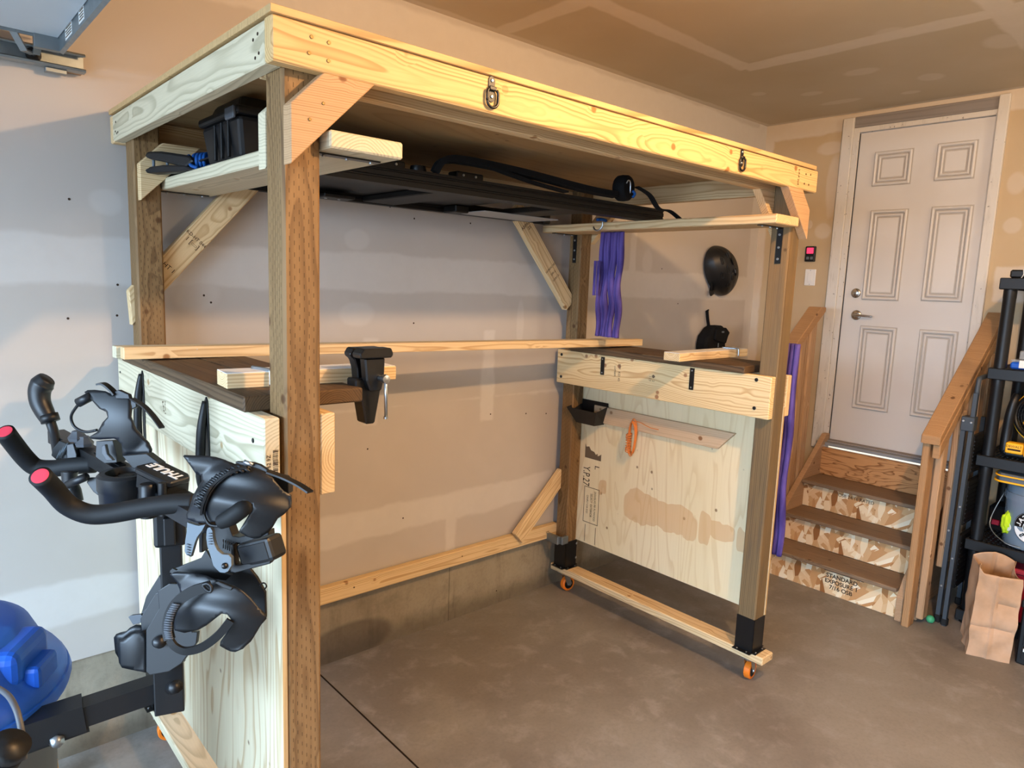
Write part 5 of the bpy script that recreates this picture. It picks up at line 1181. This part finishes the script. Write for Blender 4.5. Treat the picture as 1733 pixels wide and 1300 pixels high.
ringtext('GUYS', .064, math.pi*1.27, math.pi*.46/3, .034, 'steelblack', True)
decal_disc('small_badge', .001, .022, 0, 2*math.pi, 'labelwhite', .0012)
o = bpy.data.objects[[x.name for x in bk2.children if x.name.startswith('small_badge')][-1]]
for v in o.data.vertices: a = math.atan2(v.co.y, v.co.x)-.84; r_ = math.hypot(v.co.x, v.co.y); v.co = V((r_*math.cos(a), r_*math.sin(a), v.co.z-.03))
cr = thing('coral_scoop', 'coral plastic scoop standing in the wash bucket', 'scoop', bu+V((-.07, .02, .215)))
box('scoop_body', (-.03, .06), (-.085, .085), (-.030, .045), 'coral', cr, .015, Matrix.Translation(bu+V((-.07, .02, .240))), 2)
lm = thing('lime_cloth', 'lime green microfibre cloth bunched inside the wash bucket', 'cloth', bu+V((-.08, .10, .1)))
rnd = random.Random(5)
bm = bmesh.new(); bmesh.ops.create_icosphere(bm, subdivisions=4, radius=1)
for v in bm.verts: n_ = noise.noise(v.co*3); v.co = V((v.co.x*.022, v.co.y*.030, v.co.z*.060))*(1+.35*n_)
link('cloth_bunch', fin(bm, 'cloth'), 'lime', Matrix.Translation(bu+V((-.095, .108, .125))), lm, smooth=True)
mp = thing('mesh_pouch', 'grey mesh pouch with yellow piping lying on top of the wash bucket', 'pouch', bu+V((0, 0, .352)))
PT = [(.0,.17),(-.03,.185),(-.12,.182),(-.165,.16),(-.175,.10),(-.17,-.20),(.12,-.20),(.12,.17)]
prism('pouch_body', PT, .055, flat('grey_mesh', '#5b6670', .8, .2), Matrix.Translation(bu+V((0,0,.354))), mp, .012, seg=2)
tube('yellow_piping', [bu+V((x*1.03, y*1.03, .366)) for x, y in PT[:6]], .0055, 'yellow', mp, 8, 5)
tube('yellow_piping', [bu+V((x*1.02-.004, y*1.02, .398)) for x, y in PT[:6]], .0045, 'yellow', mp, 8, 5)
bb = thing('dark_crate', 'small dark crate with a red tab behind the wash bucket', 'crate', (4.3, -.43, SZ[3]))
box('crate_body', (4.18, 4.33), (-.50, -.39), (SZ[3]+.001, SZ[3]+.15), 'fabric', bb, .01)
box('red_tab', (4.160, 4.179), (-.455, -.415), (SZ[3]+.04, SZ[3]+.07), 'redtote', bb, .003)
rt_ = thing('red_tote', 'dark red plastic tote under the fourth shelf behind the paper bag', 'tote', (4.1, -.75, SZ[4]))
prism('tote_body', [(-.20,0),(.20,0),(.235,.29),(-.235,.29)], .70, 'redtote', Matrix(((1,0,0,4.16),(0,0,-1,-.462),(0,1,0,SZ[4]+.001),(0,0,0,1))), rt_, .012, seg=2)
box('tote_rim', (3.915, 4.40), (-1.17, -.450), (SZ[4]+.285, SZ[4]+.315), flat('red_tote_lid', '#a8364c', .35), rt_, .008)
# folding step ladder
ld = thing('folding_ladder', 'folded grey steel step ladder leaning between the stair rail and the shelving unit', 'ladder', (4.0, -.30, 0))
def lt(nm, P, r=(.011, .011), mat='ladder'): return tube(nm, P, 0, mat, ld, smooth=0, rect=r, up=(0,1,0))
lt('front_rail', [(3.78,-.345,.0),(3.835,-.340,1.34)], (.010, .017)); lt('front_rail', [(4.17,-.345,.0),(4.16,-.340,1.34)], (.010, .017))
tube('top_loop', [(3.835,-.340,1.335),(3.842,-.340,1.40),(3.875,-.340,1.425),(4.12,-.340,1.425),(4.155,-.340,1.40),(4.16,-.340,1.335)], .013, 'ladder', ld, 12, 4)
lt('rear_leg', [(3.80,-.303,.0),(3.815,-.305,1.17)]); lt('rear_leg', [(4.17,-.303,.0),(4.17,-.305,1.17)])
box('hinge_plate', (3.795, 3.862), (-.356, -.292), (1.13, 1.21), 'ladder', ld, .004)
for x, y, z in ((3.794,-.304,1.185),(3.794,-.342,1.18),(3.789,-.343,.70),(3.777,-.343,.40),(3.794,-.303,.55),(3.790,-.303,.22)): disc('rivet', .006, .003, 'zinc', (x, y, z), (-1,0,0), ld)
for z0, z1 in ((.20,.52),(.58,.84),(.88,1.10)):
    box('folded_step', (3.86, 4.14), (-.352, -.330), (z0, z1), 'black', ld, .004)
    for k in range(9): box('step_rib', (3.865, 4.135), (-.356, -.352), (z0+.015+k*(z1-z0-.03)/9, z0+.022+k*(z1-z0-.03)/9), 'black', ld)
for x, y in ((3.78,-.345),(3.80,-.303),(4.17,-.345),(4.17,-.303)): box('rubber_foot', (x-.018, x+.018), (y-.017, y+.017), (0, .045), 'rubber', ld, .006)
gb = thing('green_ball', 'small green rubber ball on the floor beside the newel post', 'ball', (3.80, -.262, .022))
lathe('ball', [(.0225*math.sin(math.pi*k/12), -.0225*math.cos(math.pi*k/12)) for k in range(13)], 'green', Matrix.Translation((3.745, -.283, .0228)), gb, 20)
# paper bag
pb_ = thing('paper_bag', 'large open brown paper bag with a red print standing on the floor', 'bag', (3.66, -.56, 0))
A = V((3.505,-.530,0)); B = V((3.575,-.712,0)); ab = (B-A).normalized(); pf = V((.935,.354,0)); wN, wL = (B-A).length, .29
def bagpt(s, h):                                                # s: 0..4 around, h: 0..1
    k = int(s) % 4; f = s-int(s); C4 = [A, B, B+pf*wL, A+pf*wL]; p = C4[k]+(C4[(k+1) % 4]-C4[k])*f
    ctr = (C4[0]+C4[2])/2; z = h*.455
    if k in (1, 3): p = p+(ctr-p).normalized()*(.025*math.sin(math.pi*f)*min(1, h*1.6))
    n_ = noise.noise(V((p.x*14, p.y*14, z*12)))*.014 + abs(noise.noise(V((p.x*9, p.y*9+4, z*9))))*-.010
    if k in (0, 2): n_ += .010*max(0, 1-abs(f-.47)*16) - .009*max(0, 1-abs(h-.36)*28) - .008*max(0, 1-abs(h-.66)*30)*(f > .5)
    p = p+(p-ctr).normalized()*n_
    top = .455 + (.035*math.sin(math.pi*f)**1 if k == 2 else 0) - (.020*math.sin(2*math.pi*f) if k in (1, 3) else 0)
    return V((p.x+.008*h, p.y-.008*h, h*top+(.03*(1-abs(f-.0)*8) if (k == 0 and f < .125 and h > .97) else 0)))
bm = bmesh.new(); NS, NH = 96, 44; G = [[bm.verts.new(bagpt(4*i/NS, j/NH)) for i in range(NS)] for j in range(NH+1)]
for j in range(NH):
    for i in range(NS): bm.faces.new((G[j][i], G[j][(i+1) % NS], G[j+1][(i+1) % NS], G[j+1][i]))
bm.faces.new(G[0][::-1])
o = link('bag_body', fin(bm, 'bag'), 'kraft', None, pb_, smooth=True); md = o.modifiers.new('t', 'SOLIDIFY'); md.thickness = .0015
try: o.data.set_sharp_from_angle(angle=.6)
except Exception: pass
bm = bmesh.new(); q = [[bm.verts.new(bagpt(1.12+.55*i/8, .30+.42*j/8)+(-ab*-1)*.0) for i in range(9)] for j in range(9)]
for j in range(8):
    for i in range(8):
        if i >= 1 or j < 6: bm.faces.new((q[j][i], q[j][i+1], q[j+1][i+1], q[j+1][i]))
bmesh.ops.delete(bm, geom=[v for v in bm.verts if not v.link_faces], context='VERTS')
for v in bm.verts: v.co += ab*.003
link('red_print', fin(bm, 'print'), flat('red_print_ink', '#cf4a35', .7, .2), None, pb_, smooth=True)
# tool chest
tc = thing('tool_chest', 'small black tool chest with pale drawer pulls at the lower right corner', 'tool chest', (3.78, -.98, 0))
box('chest_body', (3.612, 3.86), (-1.22, -.722), (.001, .30), 'black', tc, .008)
box('chest_lid', (3.604, 3.87), (-1.23, -.714), (.301, .345), 'black', tc, .010, seg=2)
for k in range(3):
    z0 = .035+k*.072; d_ = box('drawer', (3.603, 3.613), (-1.20, -.745), (z0, z0+.064), 'greyb' if 0 else 'black', tc, .002)
    box('drawer_pull', (3.597, 3.603), (-1.19, -.752), (z0+.044, z0+.060), 'labelwhite', d_, .001)
